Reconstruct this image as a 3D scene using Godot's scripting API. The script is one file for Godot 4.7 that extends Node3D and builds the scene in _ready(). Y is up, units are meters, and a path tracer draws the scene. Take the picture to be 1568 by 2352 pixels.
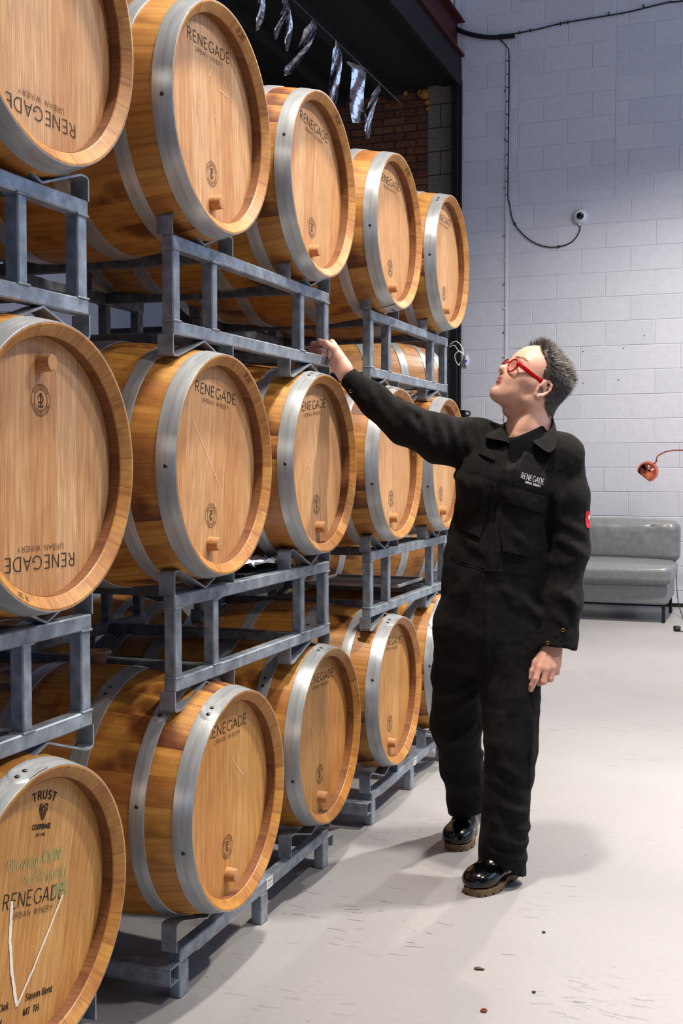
extends Node3D
# A winery store room: racked oak barrels on the left, a man in black coveralls, a painted block wall.
# Units are metres. x = 0 is the plane of the barrel heads, the rack row runs along -z.

var rng := RandomNumberGenerator.new()
var used := {}
var M := {}          # materials
var oak_px: ImageTexture

# ---------------------------------------------------------------- naming
func numbered(called: String) -> String:
	if not used.has(called):
		used[called] = 0
		return called
	used[called] += 1
	return "%s_%03d" % [called, used[called]]

func tag(o: Node3D, label: String, category: String, group := "") -> Node3D:
	o.set_meta("label", label)
	o.set_meta("category", category)
	if group != "":
		o.set_meta("group", group)
	return o

func thing(called: String, label: String, category: String, at := Vector3.ZERO, turn := 0.0, group := "") -> Node3D:
	var o := Node3D.new()
	o.name = numbered(called)
	add_child(o)
	o.position = at
	o.rotation.y = turn
	return tag(o, label, category, group)

func put(called: String, mesh: Mesh, mat: Material, parent: Node = self) -> MeshInstance3D:
	var o := MeshInstance3D.new()
	o.mesh = mesh
	o.material_override = mat
	o.cast_shadow = GeometryInstance3D.SHADOW_CASTING_SETTING_ON
	o.name = numbered(called) if parent == self else called
	parent.add_child(o, true)
	return o

func struct(called: String, mesh: Mesh, mat: Material) -> MeshInstance3D:
	var o := put(called, mesh, mat)
	o.set_meta("kind", "structure")
	return o

func copy_of(o: Node3D, called: String) -> Node3D:
	var c: Node3D = o.duplicate()
	c.name = numbered(called)
	add_child(c)
	return c

# ---------------------------------------------------------------- mesh helpers
class MB:
	var v := PackedVector3Array()
	var n := PackedVector3Array()
	var u := PackedVector2Array()
	func tri(a: Vector3, b: Vector3, c: Vector3, hint: Vector3, ua := Vector2.ZERO, ub := Vector2.ZERO, uc := Vector2.ZERO) -> void:
		var nn := (a - c).cross(a - b)
		if nn.dot(hint) < 0.0:
			nn = -nn
			v.append_array([a, c, b]); u.append_array([ua, uc, ub])
		else:
			v.append_array([a, b, c]); u.append_array([ua, ub, uc])
		nn = nn.normalized()
		n.append_array([nn, nn, nn])
	func quad(a: Vector3, b: Vector3, c: Vector3, d: Vector3, hint: Vector3, ua := Vector2.ZERO, ub := Vector2.ZERO, uc := Vector2.ZERO, ud := Vector2.ZERO) -> void:
		tri(a, b, c, hint, ua, ub, uc)
		tri(a, c, d, hint, ua, uc, ud)
	# box with chamfered edges, in the frame given by basis b around centre c
	func box(c: Vector3, s: Vector3, ch := 0.0, b := Basis.IDENTITY) -> void:
		var h := s * 0.5
		var k := minf(ch, minf(h.x, minf(h.y, h.z)) * 0.9)
		for ax in 3:
			var i := (ax + 1) % 3
			var j := (ax + 2) % 3
			for sg in [-1.0, 1.0]:
				var q := []
				for e in [[-1, -1], [1, -1], [1, 1], [-1, 1]]:
					var p := Vector3.ZERO
					p[ax] = sg * h[ax]; p[i] = e[0] * (h[i] - k); p[j] = e[1] * (h[j] - k)
					q.append(c + b * p)
				var nn := Vector3.ZERO
				nn[ax] = sg
				quad(q[0], q[1], q[2], q[3], b * nn, Vector2(0, 0), Vector2(s[i], 0), Vector2(s[i], s[j]), Vector2(0, s[j]))
			if k > 0.0:
				for si in [-1.0, 1.0]:
					for sj in [-1.0, 1.0]:
						var q2 := []
						for e2 in [[-1, 0], [1, 0], [1, 1], [-1, 1]]:
							var p2 := Vector3.ZERO
							p2[ax] = e2[0] * (h[ax] - k)
							p2[i] = si * (h[i] - (k if e2[1] == 1 else 0.0))
							p2[j] = sj * (h[j] - (0.0 if e2[1] == 1 else k))
							q2.append(c + b * p2)
						var n2 := Vector3.ZERO
						n2[i] = si; n2[j] = sj
						quad(q2[0], q2[1], q2[2], q2[3], b * n2)
		if k > 0.0:
			for sx in [-1.0, 1.0]:
				for sy in [-1.0, 1.0]:
					for sz in [-1.0, 1.0]:
						var s3 := Vector3(sx, sy, sz)
						tri(c + b * (s3 * Vector3(h.x, h.y - k, h.z - k)), c + b * (s3 * Vector3(h.x - k, h.y, h.z - k)), c + b * (s3 * Vector3(h.x - k, h.y - k, h.z)), b * s3)
	# smooth grid: rows of points, rows[r][k]; wrap joins last column to the first
	func grid(rows: Array, wrap := false, out := Vector3.INF, us := 1.0, vs := 1.0, flip := false) -> void:
		var R := rows.size()
		var K: int = rows[0].size()
		var ctr := Vector3.ZERO
		var nm := []
		for r in R:
			var rn := PackedVector3Array()
			for k in K:
				ctr += rows[r][k]
				var ka := (k - 1 + K) % K if wrap else maxi(k - 1, 0)
				var kb := (k + 1) % K if wrap else mini(k + 1, K - 1)
				var du: Vector3 = rows[r][kb] - rows[r][ka]
				if du.length() < 1e-7:
					var r2 := r + 1 if r + 1 < R else r - 1
					du = rows[r2][kb] - rows[r2][ka]
				var dv: Vector3 = rows[mini(r + 1, R - 1)][k] - rows[maxi(r - 1, 0)][k]
				rn.append(du.cross(dv).normalized())
			nm.append(rn)
		ctr /= R * K
		if out != Vector3.INF:
			ctr = out
		var sgn := 0.0
		for r in R:
			for k in K:
				sgn += nm[r][k].dot(rows[r][k] - ctr)
		var sg := 1.0 if sgn >= 0.0 else -1.0
		if flip:
			sg = -sg
		var KK := K if wrap else K - 1
		for r in R - 1:
			for k in KK:
				var k2 := (k + 1) % K
				var a: Vector3 = rows[r][k]; var b: Vector3 = rows[r][k2]; var c: Vector3 = rows[r + 1][k2]; var d: Vector3 = rows[r + 1][k]
				var na: Vector3 = nm[r][k] * sg; var nb: Vector3 = nm[r][k2] * sg; var nc: Vector3 = nm[r + 1][k2] * sg; var nd: Vector3 = nm[r + 1][k] * sg
				var ua := Vector2(us * k / KK, vs * r / (R - 1)); var ub := Vector2(us * (k + 1) / KK, vs * r / (R - 1))
				var uc := Vector2(us * (k + 1) / KK, vs * (r + 1) / (R - 1)); var ud := Vector2(us * k / KK, vs * (r + 1) / (R - 1))
				if (a - c).cross(a - b).dot(na + nb + nc) >= 0.0:
					v.append_array([a, b, c]); n.append_array([na, nb, nc]); u.append_array([ua, ub, uc])
				else:
					v.append_array([a, c, b]); n.append_array([na, nc, nb]); u.append_array([ua, uc, ub])
				if (a - d).cross(a - c).dot(na + nc + nd) >= 0.0:
					v.append_array([a, c, d]); n.append_array([na, nc, nd]); u.append_array([ua, uc, ud])
				else:
					v.append_array([a, d, c]); n.append_array([na, nd, nc]); u.append_array([ua, ud, uc])
	# tube along points
	func tube(pts: Array, rad, segs := 8, caps := true) -> void:
		var rows := []
		var pv := Vector3.ZERO
		for i in pts.size():
			var t: Vector3 = (pts[mini(i + 1, pts.size() - 1)] - pts[maxi(i - 1, 0)]).normalized()
			if i == 0:
				pv = t.cross(Vector3.UP if absf(t.y) < 0.9 else Vector3.RIGHT).normalized()
			else:
				pv = (pv - t * pv.dot(t)).normalized()
			var w := t.cross(pv)
			var rr: float = rad[i] if rad is Array else rad
			var row := []
			for k in segs:
				var a := TAU * k / segs
				row.append(pts[i] + (pv * cos(a) + w * sin(a)) * rr)
			rows.append(row)
		var ctr: Vector3 = pts[pts.size() / 2]
		# orientation: per ring, so use many small grids sharing rows
		grid_tube(rows, pts)
		if caps:
			for e in [0, pts.size() - 1]:
				var nn: Vector3 = (pts[0] - pts[1]) if e == 0 else (pts[-1] - pts[-2])
				for k in segs:
					tri(pts[e], rows[e][k], rows[e][(k + 1) % segs], nn)
	func grid_tube(rows: Array, pts: Array) -> void:
		var K: int = rows[0].size()
		for r in rows.size() - 1:
			for k in K:
				var k2 := (k + 1) % K
				var a: Vector3 = rows[r][k]; var b: Vector3 = rows[r][k2]; var c: Vector3 = rows[r + 1][k2]; var d: Vector3 = rows[r + 1][k]
				var na: Vector3 = (a - pts[r]).normalized(); var nb: Vector3 = (b - pts[r]).normalized()
				var nc: Vector3 = (c - pts[r + 1]).normalized(); var nd: Vector3 = (d - pts[r + 1]).normalized()
				if (a - c).cross(a - b).dot(na + nc) >= 0.0:
					v.append_array([a, b, c, a, c, d]); n.append_array([na, nb, nc, na, nc, nd])
				else:
					v.append_array([a, c, b, a, d, c]); n.append_array([na, nc, nb, na, nd, nc])
				for q in 6:
					u.append(Vector2(float(k) / K, float(r)))
	# surface of revolution about X: prof = [Vector2(x, r), ...]
	func lathe_x(prof: Array, segs: int, c := Vector3.ZERO, us := 1.0, vs := 1.0) -> void:
		var rows := []
		for p in prof:
			var row := []
			for k in segs + 1:
				var a := TAU * k / segs
				row.append(c + Vector3(p.x, p.y * cos(a), p.y * sin(a)))
			rows.append(row)
		grid(rows, false, Vector3.INF, us, vs)
	# flat polygon (2D outline in plane spanned by ex, ey at o) extruded along ez
	func prism(poly: PackedVector2Array, o: Vector3, ex: Vector3, ey: Vector3, ez: Vector3) -> void:
		var ti := Geometry2D.triangulate_polygon(poly)
		for i in range(0, ti.size(), 3):
			var a := o + ex * poly[ti[i]].x + ey * poly[ti[i]].y
			var b := o + ex * poly[ti[i + 1]].x + ey * poly[ti[i + 1]].y
			var c := o + ex * poly[ti[i + 2]].x + ey * poly[ti[i + 2]].y
			tri(a, b, c, -ez)
			tri(a + ez, b + ez, c + ez, ez)
		var cw := Geometry2D.is_polygon_clockwise(poly)
		for i in poly.size():
			var p := poly[i]
			var q := poly[(i + 1) % poly.size()]
			var e := q - p
			var on := Vector2(-e.y, e.x) if cw else Vector2(e.y, -e.x)
			var a := o + ex * p.x + ey * p.y
			var b := o + ex * q.x + ey * q.y
			quad(a, b, b + ez, a + ez, ex * on.x + ey * on.y)
	# flat ribbon strokes in plane (o; ex, ey), lifted along en
	var rise := 0.0
	func stroke(pl: Array, w: float, o0: Vector3, ex: Vector3, ey: Vector3, en: Vector3) -> void:
		for i in pl.size() - 1:
			rise = fmod(rise + 0.000004, 0.0002)
			var o := o0 + en * rise
			var a: Vector2 = pl[i]; var b: Vector2 = pl[i + 1]
			var t := (b - a).normalized()
			var s := Vector2(-t.y, t.x) * w * 0.5
			var a0 := a - t * w * 0.3; var b0 := b + t * w * 0.3
			var q := []
			for p in [a0 + s, a0 - s, b0 - s, b0 + s]:
				q.append(o + ex * p.x + ey * p.y)
			quad(q[0], q[1], q[2], q[3], en)
	func done() -> ArrayMesh:
		var m := ArrayMesh.new()
		var a := []
		a.resize(Mesh.ARRAY_MAX)
		a[Mesh.ARRAY_VERTEX] = v
		a[Mesh.ARRAY_NORMAL] = n
		a[Mesh.ARRAY_TEX_UV] = u
		m.add_surface_from_arrays(Mesh.PRIMITIVE_TRIANGLES, a)
		return m

func box_mesh(c: Vector3, s: Vector3, ch := 0.0, b := Basis.IDENTITY) -> ArrayMesh:
	var m := MB.new()
	m.box(c, s, ch, b)
	return m.done()

func span_box(a: Vector3, b: Vector3, ch := 0.0) -> ArrayMesh:
	return box_mesh((a + b) * 0.5, (b - a).abs(), ch)

func tube_mesh(pts: Array, rad, segs := 8) -> ArrayMesh:
	var m := MB.new()
	m.tube(pts, rad, segs)
	return m.done()

# smooth curve through points
func curve(pts: Array, per := 6) -> Array:
	var r := []
	for i in pts.size() - 1:
		var p0: Vector3 = pts[maxi(i - 1, 0)]; var p1: Vector3 = pts[i]
		var p2: Vector3 = pts[i + 1]; var p3: Vector3 = pts[mini(i + 2, pts.size() - 1)]
		for k in per:
			r.append(p1.cubic_interpolate(p2, p0, p3, float(k) / per))
	r.append(pts[-1])
	return r

# ---------------------------------------------------------------- stroke lettering
func arc2(cx: float, cy: float, rx: float, ry: float, a0: float, a1: float, k := 10) -> Array:
	var r := []
	for i in k + 1:
		var a := deg_to_rad(lerpf(a0, a1, float(i) / k))
		r.append(Vector2(cx + rx * cos(a), cy + ry * sin(a)))
	return r

func V2(a: Array) -> Array:
	var r := []
	for i in range(0, a.size(), 2):
		r.append(Vector2(a[i], a[i + 1]))
	return r

# returns [advance, [polylines]] for cap height 1
func glyph(ch: String) -> Array:
	match ch:
		"A": return [0.72, [V2([0, 0, 0.34, 1, 0.68, 0]), V2([0.12, 0.33, 0.56, 0.33])]]
		"B": return [0.56, [V2([0, 0, 0, 1, 0.28, 1]) + arc2(0.28, 0.77, 0.2, 0.23, 90, -90) + V2([0, 0.54]), V2([0.28, 0.54]) + arc2(0.28, 0.27, 0.24, 0.27, 90, -90) + V2([0, 0])]]
		"C": return [0.74, [arc2(0.45, 0.5, 0.43, 0.5, 45, 315, 14)]]
		"D": return [0.66, [V2([0.22, 0, 0, 0, 0, 1, 0.22, 1]) + arc2(0.22, 0.5, 0.4, 0.5, 90, -90, 12)]]
		"E": return [0.5, [V2([0.44, 0, 0, 0, 0, 1, 0.44, 1]), V2([0, 0.52, 0.38, 0.52])]]
		"G": return [0.74, [arc2(0.43, 0.5, 0.42, 0.5, 50, 332, 14) + V2([0.8, 0.42, 0.62, 0.42])]]
		"I": return [0.16, [V2([0.06, 0, 0.06, 1])]]
		"M": return [0.8, [V2([0, 0, 0, 1, 0.36, 0.3, 0.72, 1, 0.72, 0])]]
		"N": return [0.68, [V2([0, 0, 0, 1, 0.6, 0, 0.6, 1])]]
		"O": return [0.86, [arc2(0.43, 0.5, 0.42, 0.5, 0, 360, 18)]]
		"P": return [0.54, [V2([0, 0, 0, 1, 0.26, 1]) + arc2(0.26, 0.74, 0.22, 0.26, 90, -90) + V2([0, 0.48])]]
		"R": return [0.58, [V2([0, 0, 0, 1, 0.26, 1]) + arc2(0.26, 0.75, 0.22, 0.25, 90, -90) + V2([0, 0.5]), V2([0.26, 0.5, 0.52, 0])]]
		"S": return [0.52, [arc2(0.24, 0.75, 0.22, 0.25, 40, 270, 10) + arc2(0.24, 0.25, 0.23, 0.25, 90, -140, 10)]]
		"T": return [0.58, [V2([0, 1, 0.54, 1]), V2([0.27, 1, 0.27, 0])]]
		"U": return [0.64, [V2([0, 1, 0, 0.28]) + arc2(0.28, 0.28, 0.28, 0.28, 180, 360) + V2([0.56, 1])]]
		"W": return [0.96, [V2([0, 1, 0.22, 0, 0.45, 1, 0.68, 0, 0.9, 1])]]
		"Y": return [0.62, [V2([0, 1, 0.29, 0.5, 0.58, 1]), V2([0.29, 0.5, 0.29, 0])]]
		"0": return [0.6, [arc2(0.28, 0.5, 0.26, 0.5, 0, 360, 14)]]
		"1": return [0.34, [V2([0.04, 0.8, 0.2, 1, 0.2, 0])]]
		"2": return [0.56, [arc2(0.24, 0.74, 0.22, 0.26, 160, -30, 8) + V2([0, 0, 0.5, 0])]]
		"4": return [0.58, [V2([0.4, 0, 0.4, 1, 0, 0.3, 0.54, 0.3])]]
		"9": return [0.56, [arc2(0.25, 0.7, 0.24, 0.3, 0, 360, 12), V2([0.49, 0.7, 0.3, 0])]]
	return [0.42, []]

func text_width(t: String, gap: float) -> float:
	var w := -gap
	for c in t:
		w += float(glyph(c)[0]) + gap
	return w

# text in the plane (o; ex, ey), centred on o, cap height h, total width fitted to w when w > 0
func letter(mb: MB, t: String, o: Vector3, ex: Vector3, ey: Vector3, h: float, pen: float, w := 0.0, bend := 0.0) -> void:
	var gap := 0.24
	var sx := 1.0
	if w > 0.0:
		sx = w / h / text_width(t, gap)
	var tw := text_width(t, gap)
	var x := -tw * 0.5 * sx
	var en := ex.cross(ey)
	for c in t:
		var g := glyph(c)
		for pl in g[1]:
			var q := []
			for p in pl:
				if bend != 0.0:
					var a: float = (x + float(g[0]) * sx * 0.5) * h / bend
					var lx: float = (p.x - float(g[0]) * 0.5) * h * sx
					var rr: float = bend + p.y * h
					q.append(Vector2(sin(a) * rr + cos(a) * lx, cos(a) * rr - sin(a) * lx))
				else:
					q.append(Vector2((x + p.x * sx) * h, p.y * h))
			mb.stroke(q, pen, o, ex, ey, en)
		x += (float(g[0]) + gap) * sx

# ---------------------------------------------------------------- scene
func _ready() -> void:
	rng.seed = 1
	# camera
	var cam := Camera3D.new()
	cam.name = "camera"
	cam.position = Vector3(1.2831, 1.3183, 0)
	cam.rotation = Vector3(deg_to_rad(-2.4027), deg_to_rad(20.1193), 0)
	cam.fov = 47.0986
	cam.near = 0.05
	cam.far = 60.0
	add_child(cam)
	cam.current = true
	# environment: a closed room, so the sky barely counts
	var we := WorldEnvironment.new()
	we.name = "environment"
	var env := Environment.new()
	env.background_mode = Environment.BG_COLOR
	env.background_color = Color(0.5, 0.55, 0.62)
	env.ambient_light_source = Environment.AMBIENT_SOURCE_DISABLED
	env.tonemap_mode = Environment.TONE_MAPPER_LINEAR
	env.tonemap_exposure = 1.06
	env.sdfgi_enabled = true
	env.ssao_enabled = true
	env.ssil_enabled = true
	we.environment = env
	add_child(we)
	make_materials()
	build_lights()
	build_room()
	build_store()
	build_small()
	build_lounge()
	build_person()

# a downlight: dark shade, glowing disc, and a spot of the same size below it
func downlight(label: String, at: Vector3, energy: float, col: Color, angle: float, aim := Vector3.DOWN, size := 0.12) -> void:
	var o := thing("pendant_lamp", label, "lamp", at, 0.0, "hanging lamps above the aisle")
	var b := Basis(Quaternion(Vector3.DOWN, aim.normalized()))
	o.basis = b
	var mb := MB.new()
	var rows := []
	for p in [[0.20, 0.03], [0.18, 0.06], [0.05, 0.15], [0.0, 0.17], [-0.002, 0.165], [0.048, 0.146], [0.17, 0.055]]:
		var row := []
		for k in 33:
			row.append(Vector3(p[1] * cos(TAU * k / 32), p[0], p[1] * sin(TAU * k / 32)))
		rows.append(row)
	mb.grid(rows)
	put("shade", mb.done(), M.lamp_body, o)
	put("stem", tube_mesh([Vector3(0, 0.19, 0), Vector3(0, 0.19, 0) + b.inverse() * Vector3(0, 6.48 - at.y - 0.19, 0)], 0.01), M.lamp_body, o)
	var dm := MB.new()
	for k in 32:
		dm.tri(Vector3(0, 0.06, 0), Vector3(0.14 * cos(TAU * k / 32), 0.06, 0.14 * sin(TAU * k / 32)), Vector3(0.14 * cos(TAU * (k + 1) / 32), 0.06, 0.14 * sin(TAU * (k + 1) / 32)), Vector3.DOWN)
	var gm := StandardMaterial3D.new()
	gm.albedo_color = Color(0.9, 0.9, 0.9)
	gm.emission_enabled = true
	gm.emission = col
	gm.emission_energy_multiplier = 8.0
	put("diffuser", dm.done(), gm, o)
	var l := SpotLight3D.new()
	l.name = "light"
	l.position = Vector3(0, 0.03, 0)
	l.rotation.x = -PI / 2
	l.light_color = col
	l.light_energy = energy
	l.light_size = size
	l.spot_angle = angle
	l.spot_angle_attenuation = 1.0
	l.spot_range = 30.0
	l.spot_attenuation = 2.0
	l.shadow_enabled = true
	o.add_child(l)

func window_panel(label: String, at: Vector3, size: Vector2, yaw: float, energy: float, col: Color, glow: float) -> void:
	var o := thing("window_light", label, "window", at, yaw)
	var gm := StandardMaterial3D.new()
	gm.albedo_color = Color(0.85, 0.88, 0.92)
	gm.emission_enabled = true
	gm.emission = col
	gm.emission_energy_multiplier = glow
	put("frosted_pane", box_mesh(Vector3(0, 0, -0.02), Vector3(size.x, size.y, 0.02)), gm, o)
	for s in [-1.0, 1.0]:
		put("frame", box_mesh(Vector3(s * size.x * 0.5, 0, 0), Vector3(0.06, size.y + 0.06, 0.06), 0.004), M.white_plastic, o)
		put("frame", box_mesh(Vector3(0, s * size.y * 0.5, 0), Vector3(size.x, 0.06, 0.06), 0.004), M.white_plastic, o)
	var l := AreaLight3D.new()
	l.name = "light"
	l.area_size = size
	l.light_color = col
	l.light_energy = energy
	l.area_range = 30.0
	l.shadow_enabled = true
	l.position = Vector3(0, 0, 0.01)
	l.rotation.y = PI
	o.add_child(l)

func build_lights() -> void:
	M.lamp_body = mat(Color(0.10, 0.10, 0.11), 0.5, 0.3)
	M.white_plastic = mat(Color(0.86, 0.87, 0.90), 0.4)
	var warm := Color(1.0, 0.965, 0.915)
	downlight("hanging downlight above the aisle beside the man", Vector3(2.3, 4.8, -4.9), 36.0, warm, 68.0)
	downlight("hanging downlight close above the front edge of the racks", Vector3(0.65, 4.75, -2.9), 19.0, warm, 64.0)
	downlight("added hanging fill light over the middle of the aisle, nearest the viewer", Vector3(2.7, 4.8, -2.3), 13.0, warm, 66.0)  # added lamp that brightens the nearest barrel heads
	downlight("hanging downlight above the lounge end of the aisle", Vector3(1.1, 4.8, -8.6), 34.0, warm, 76.0)
	window_panel("high frosted window in the right wall", Vector3(6.26, 3.9, -6.4), Vector2(7.0, 2.6), -PI / 2, 7.5, Color(0.68, 0.80, 1.0), 1.3)
	window_panel("frosted glazed door behind the viewer", Vector3(2.0, 1.8, 4.76), Vector2(4.0, 2.8), PI, 1.2, Color(0.66, 0.79, 1.0), 0.6)

# ---------------------------------------------------------------- procedural textures
func noise_img(w: int, h: int, seed_: int, freq: float, type := FastNoiseLite.TYPE_SIMPLEX_SMOOTH, oct := 3) -> Image:
	var f := FastNoiseLite.new()
	f.seed = seed_
	f.noise_type = type
	f.frequency = freq
	f.fractal_octaves = oct
	var im := f.get_seamless_image(w, h)
	im.convert(Image.FORMAT_L8)
	return im

func bytes(im: Image, w: int, h: int) -> PackedByteArray:
	if im.get_width() != w or im.get_height() != h:
		im.resize(w, h, Image.INTERPOLATE_CUBIC)
	return im.get_data()

func tex_of(d: PackedByteArray, w: int, h: int) -> ImageTexture:
	var im := Image.create_from_data(w, h, false, Image.FORMAT_RGB8, d)
	im.generate_mipmaps()
	return ImageTexture.create_from_image(im)

# oak: grain runs along v; fine pores, broader streaks, soft blotches of stain
func oak_tex(seed_: int, blot: float) -> ImageTexture:
	var w := 256
	var h := 512
	var fine := bytes(noise_img(256, 32, seed_, 0.11), w, h)
	var mid := bytes(noise_img(64, 8, seed_ + 1, 0.09), w, h)
	var bl := bytes(noise_img(64, 128, seed_ + 2, 0.035, FastNoiseLite.TYPE_SIMPLEX_SMOOTH, 4), w, h)
	var gr := bytes(noise_img(256, 512, seed_ + 3, 0.3), w, h)
	var d := PackedByteArray()
	d.resize(w * h * 3)
	for i in w * h:
		var s := (fine[i] - 128) * 0.0008 + (mid[i] - 128) * 0.0003 + (gr[i] - 128) * 0.0005
		var b := clampf((bl[i] - 142) * 0.013, 0.0, 1.0) * blot
		var l := clampf(0.86 + s, 0.0, 1.0)
		d[i * 3] = int(255.0 * clampf(l * (1.0 - 0.42 * b), 0.0, 1.0))
		d[i * 3 + 1] = int(255.0 * clampf((l + s * 0.5) * (1.0 - 0.55 * b), 0.0, 1.0))
		d[i * 3 + 2] = int(255.0 * clampf((l + s * 0.9) * (1.0 - 0.68 * b), 0.0, 1.0))
	return tex_of(d, w, h)

func grey_tex(seed_: int, w: int, h: int, lo: float, hi: float, freq: float, type := FastNoiseLite.TYPE_SIMPLEX_SMOOTH, srcw := 0, srch := 0, warm := 0.0) -> ImageTexture:
	var a := bytes(noise_img(srcw if srcw > 0 else w, srch if srch > 0 else h, seed_, freq, type, 4), w, h)
	var g := bytes(noise_img(w, h, seed_ + 9, 0.35), w, h)
	var d := PackedByteArray()
	d.resize(w * h * 3)
	for i in w * h:
		var l := lerpf(lo, hi, clampf(a[i] / 255.0 * 0.85 + g[i] / 255.0 * 0.15, 0.0, 1.0))
		d[i * 3] = int(255.0 * clampf(l + warm * (l - lo), 0.0, 1.0))
		d[i * 3 + 1] = int(255.0 * clampf(l, 0.0, 1.0))
		d[i * 3 + 2] = int(255.0 * clampf(l - warm * (l - lo), 0.0, 1.0))
	return tex_of(d, w, h)

# painted concrete floor, 8 m square: faint scuffs, tyre drag marks, specks and scratches
func floor_tex() -> ImageTexture:
	var w := 2048
	var a := bytes(noise_img(256, 256, 71, 0.012, FastNoiseLite.TYPE_SIMPLEX_SMOOTH, 5), w, w)
	var g := bytes(noise_img(1024, 1024, 72, 0.28, FastNoiseLite.TYPE_SIMPLEX_SMOOTH, 2), w, w)
	var d := PackedByteArray()
	d.resize(w * w * 3)
	for i in w * w:
		var l := 232 + ((a[i] - 128) >> 3) + ((g[i] - 128) >> 5)
		d[i * 3] = l
		d[i * 3 + 1] = l - 1
		d[i * 3 + 2] = l - 3
	var r := RandomNumberGenerator.new()
	r.seed = 5
	# clusters of short scuffs lying roughly across the aisle
	for c in 230:
		var cx := r.randf() * w
		var cy := r.randf() * w
		var sp := r.randf_range(14.0, 70.0)
		var dark := r.randf_range(18.0, 95.0)
		for k in int(r.randf_range(4, 34)):
			var x := cx + r.randfn() * sp
			var y := cy + r.randfn() * sp * 0.6
			var ln := int(r.randf_range(2, 16))
			var sl := r.randf_range(-0.35, 0.35)
			var dk := dark * r.randf_range(0.3, 1.0)
			for q in ln:
				var xi := posmod(int(x + q), w)
				var yi := posmod(int(y + q * sl), w)
				var o := (yi * w + xi) * 3
				for ch in 3:
					d[o + ch] = maxi(int(d[o + ch] - dk), 40)
	for k in 260:
		var o2 := (r.randi() % (w * w)) * 3
		var dk2 := r.randi_range(60, 170)
		for ch in 3:
			d[o2 + ch] = maxi(d[o2 + ch] - dk2, 30)
			if o2 + 3 + ch < d.size():
				d[o2 + 3 + ch] = maxi(d[o2 + 3 + ch] - dk2 / 2, 30)
	# pale scratches
	for k in 22:
		var x3 := r.randf() * w
		var y3 := r.randf() * w
		var an := r.randf() * TAU
		for q in int(r.randf_range(20, 130)):
			x3 += cos(an)
			y3 += sin(an)
			an += r.randfn() * 0.02
			var o3 := (posmod(int(y3), w) * w + posmod(int(x3), w)) * 3
			for ch in 3:
				d[o3 + ch] = mini(d[o3 + ch] + 14, 252)
	return tex_of(d, w, w)

func mat(c: Color, rough := 0.6, metal := 0.0, tex: Texture2D = null) -> StandardMaterial3D:
	var m := StandardMaterial3D.new()
	m.albedo_color = c
	m.roughness = rough
	m.metallic = metal
	if tex:
		m.albedo_texture = tex
	return m

func tri_mat(c: Color, rough: float, metal: float, tex: Texture2D, size: float) -> StandardMaterial3D:
	var m := mat(c, rough, metal, tex)
	m.uv1_triplanar = true
	m.uv1_world_triplanar = true
	m.uv1_scale = Vector3.ONE / size
	return m

func normal_from(im: Image, strength: float) -> ImageTexture:
	var b: Image = im.duplicate()
	b.convert(Image.FORMAT_RGBA8)
	b.bump_map_to_normal_map(strength)
	b.generate_mipmaps()
	return ImageTexture.create_from_image(b)

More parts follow.
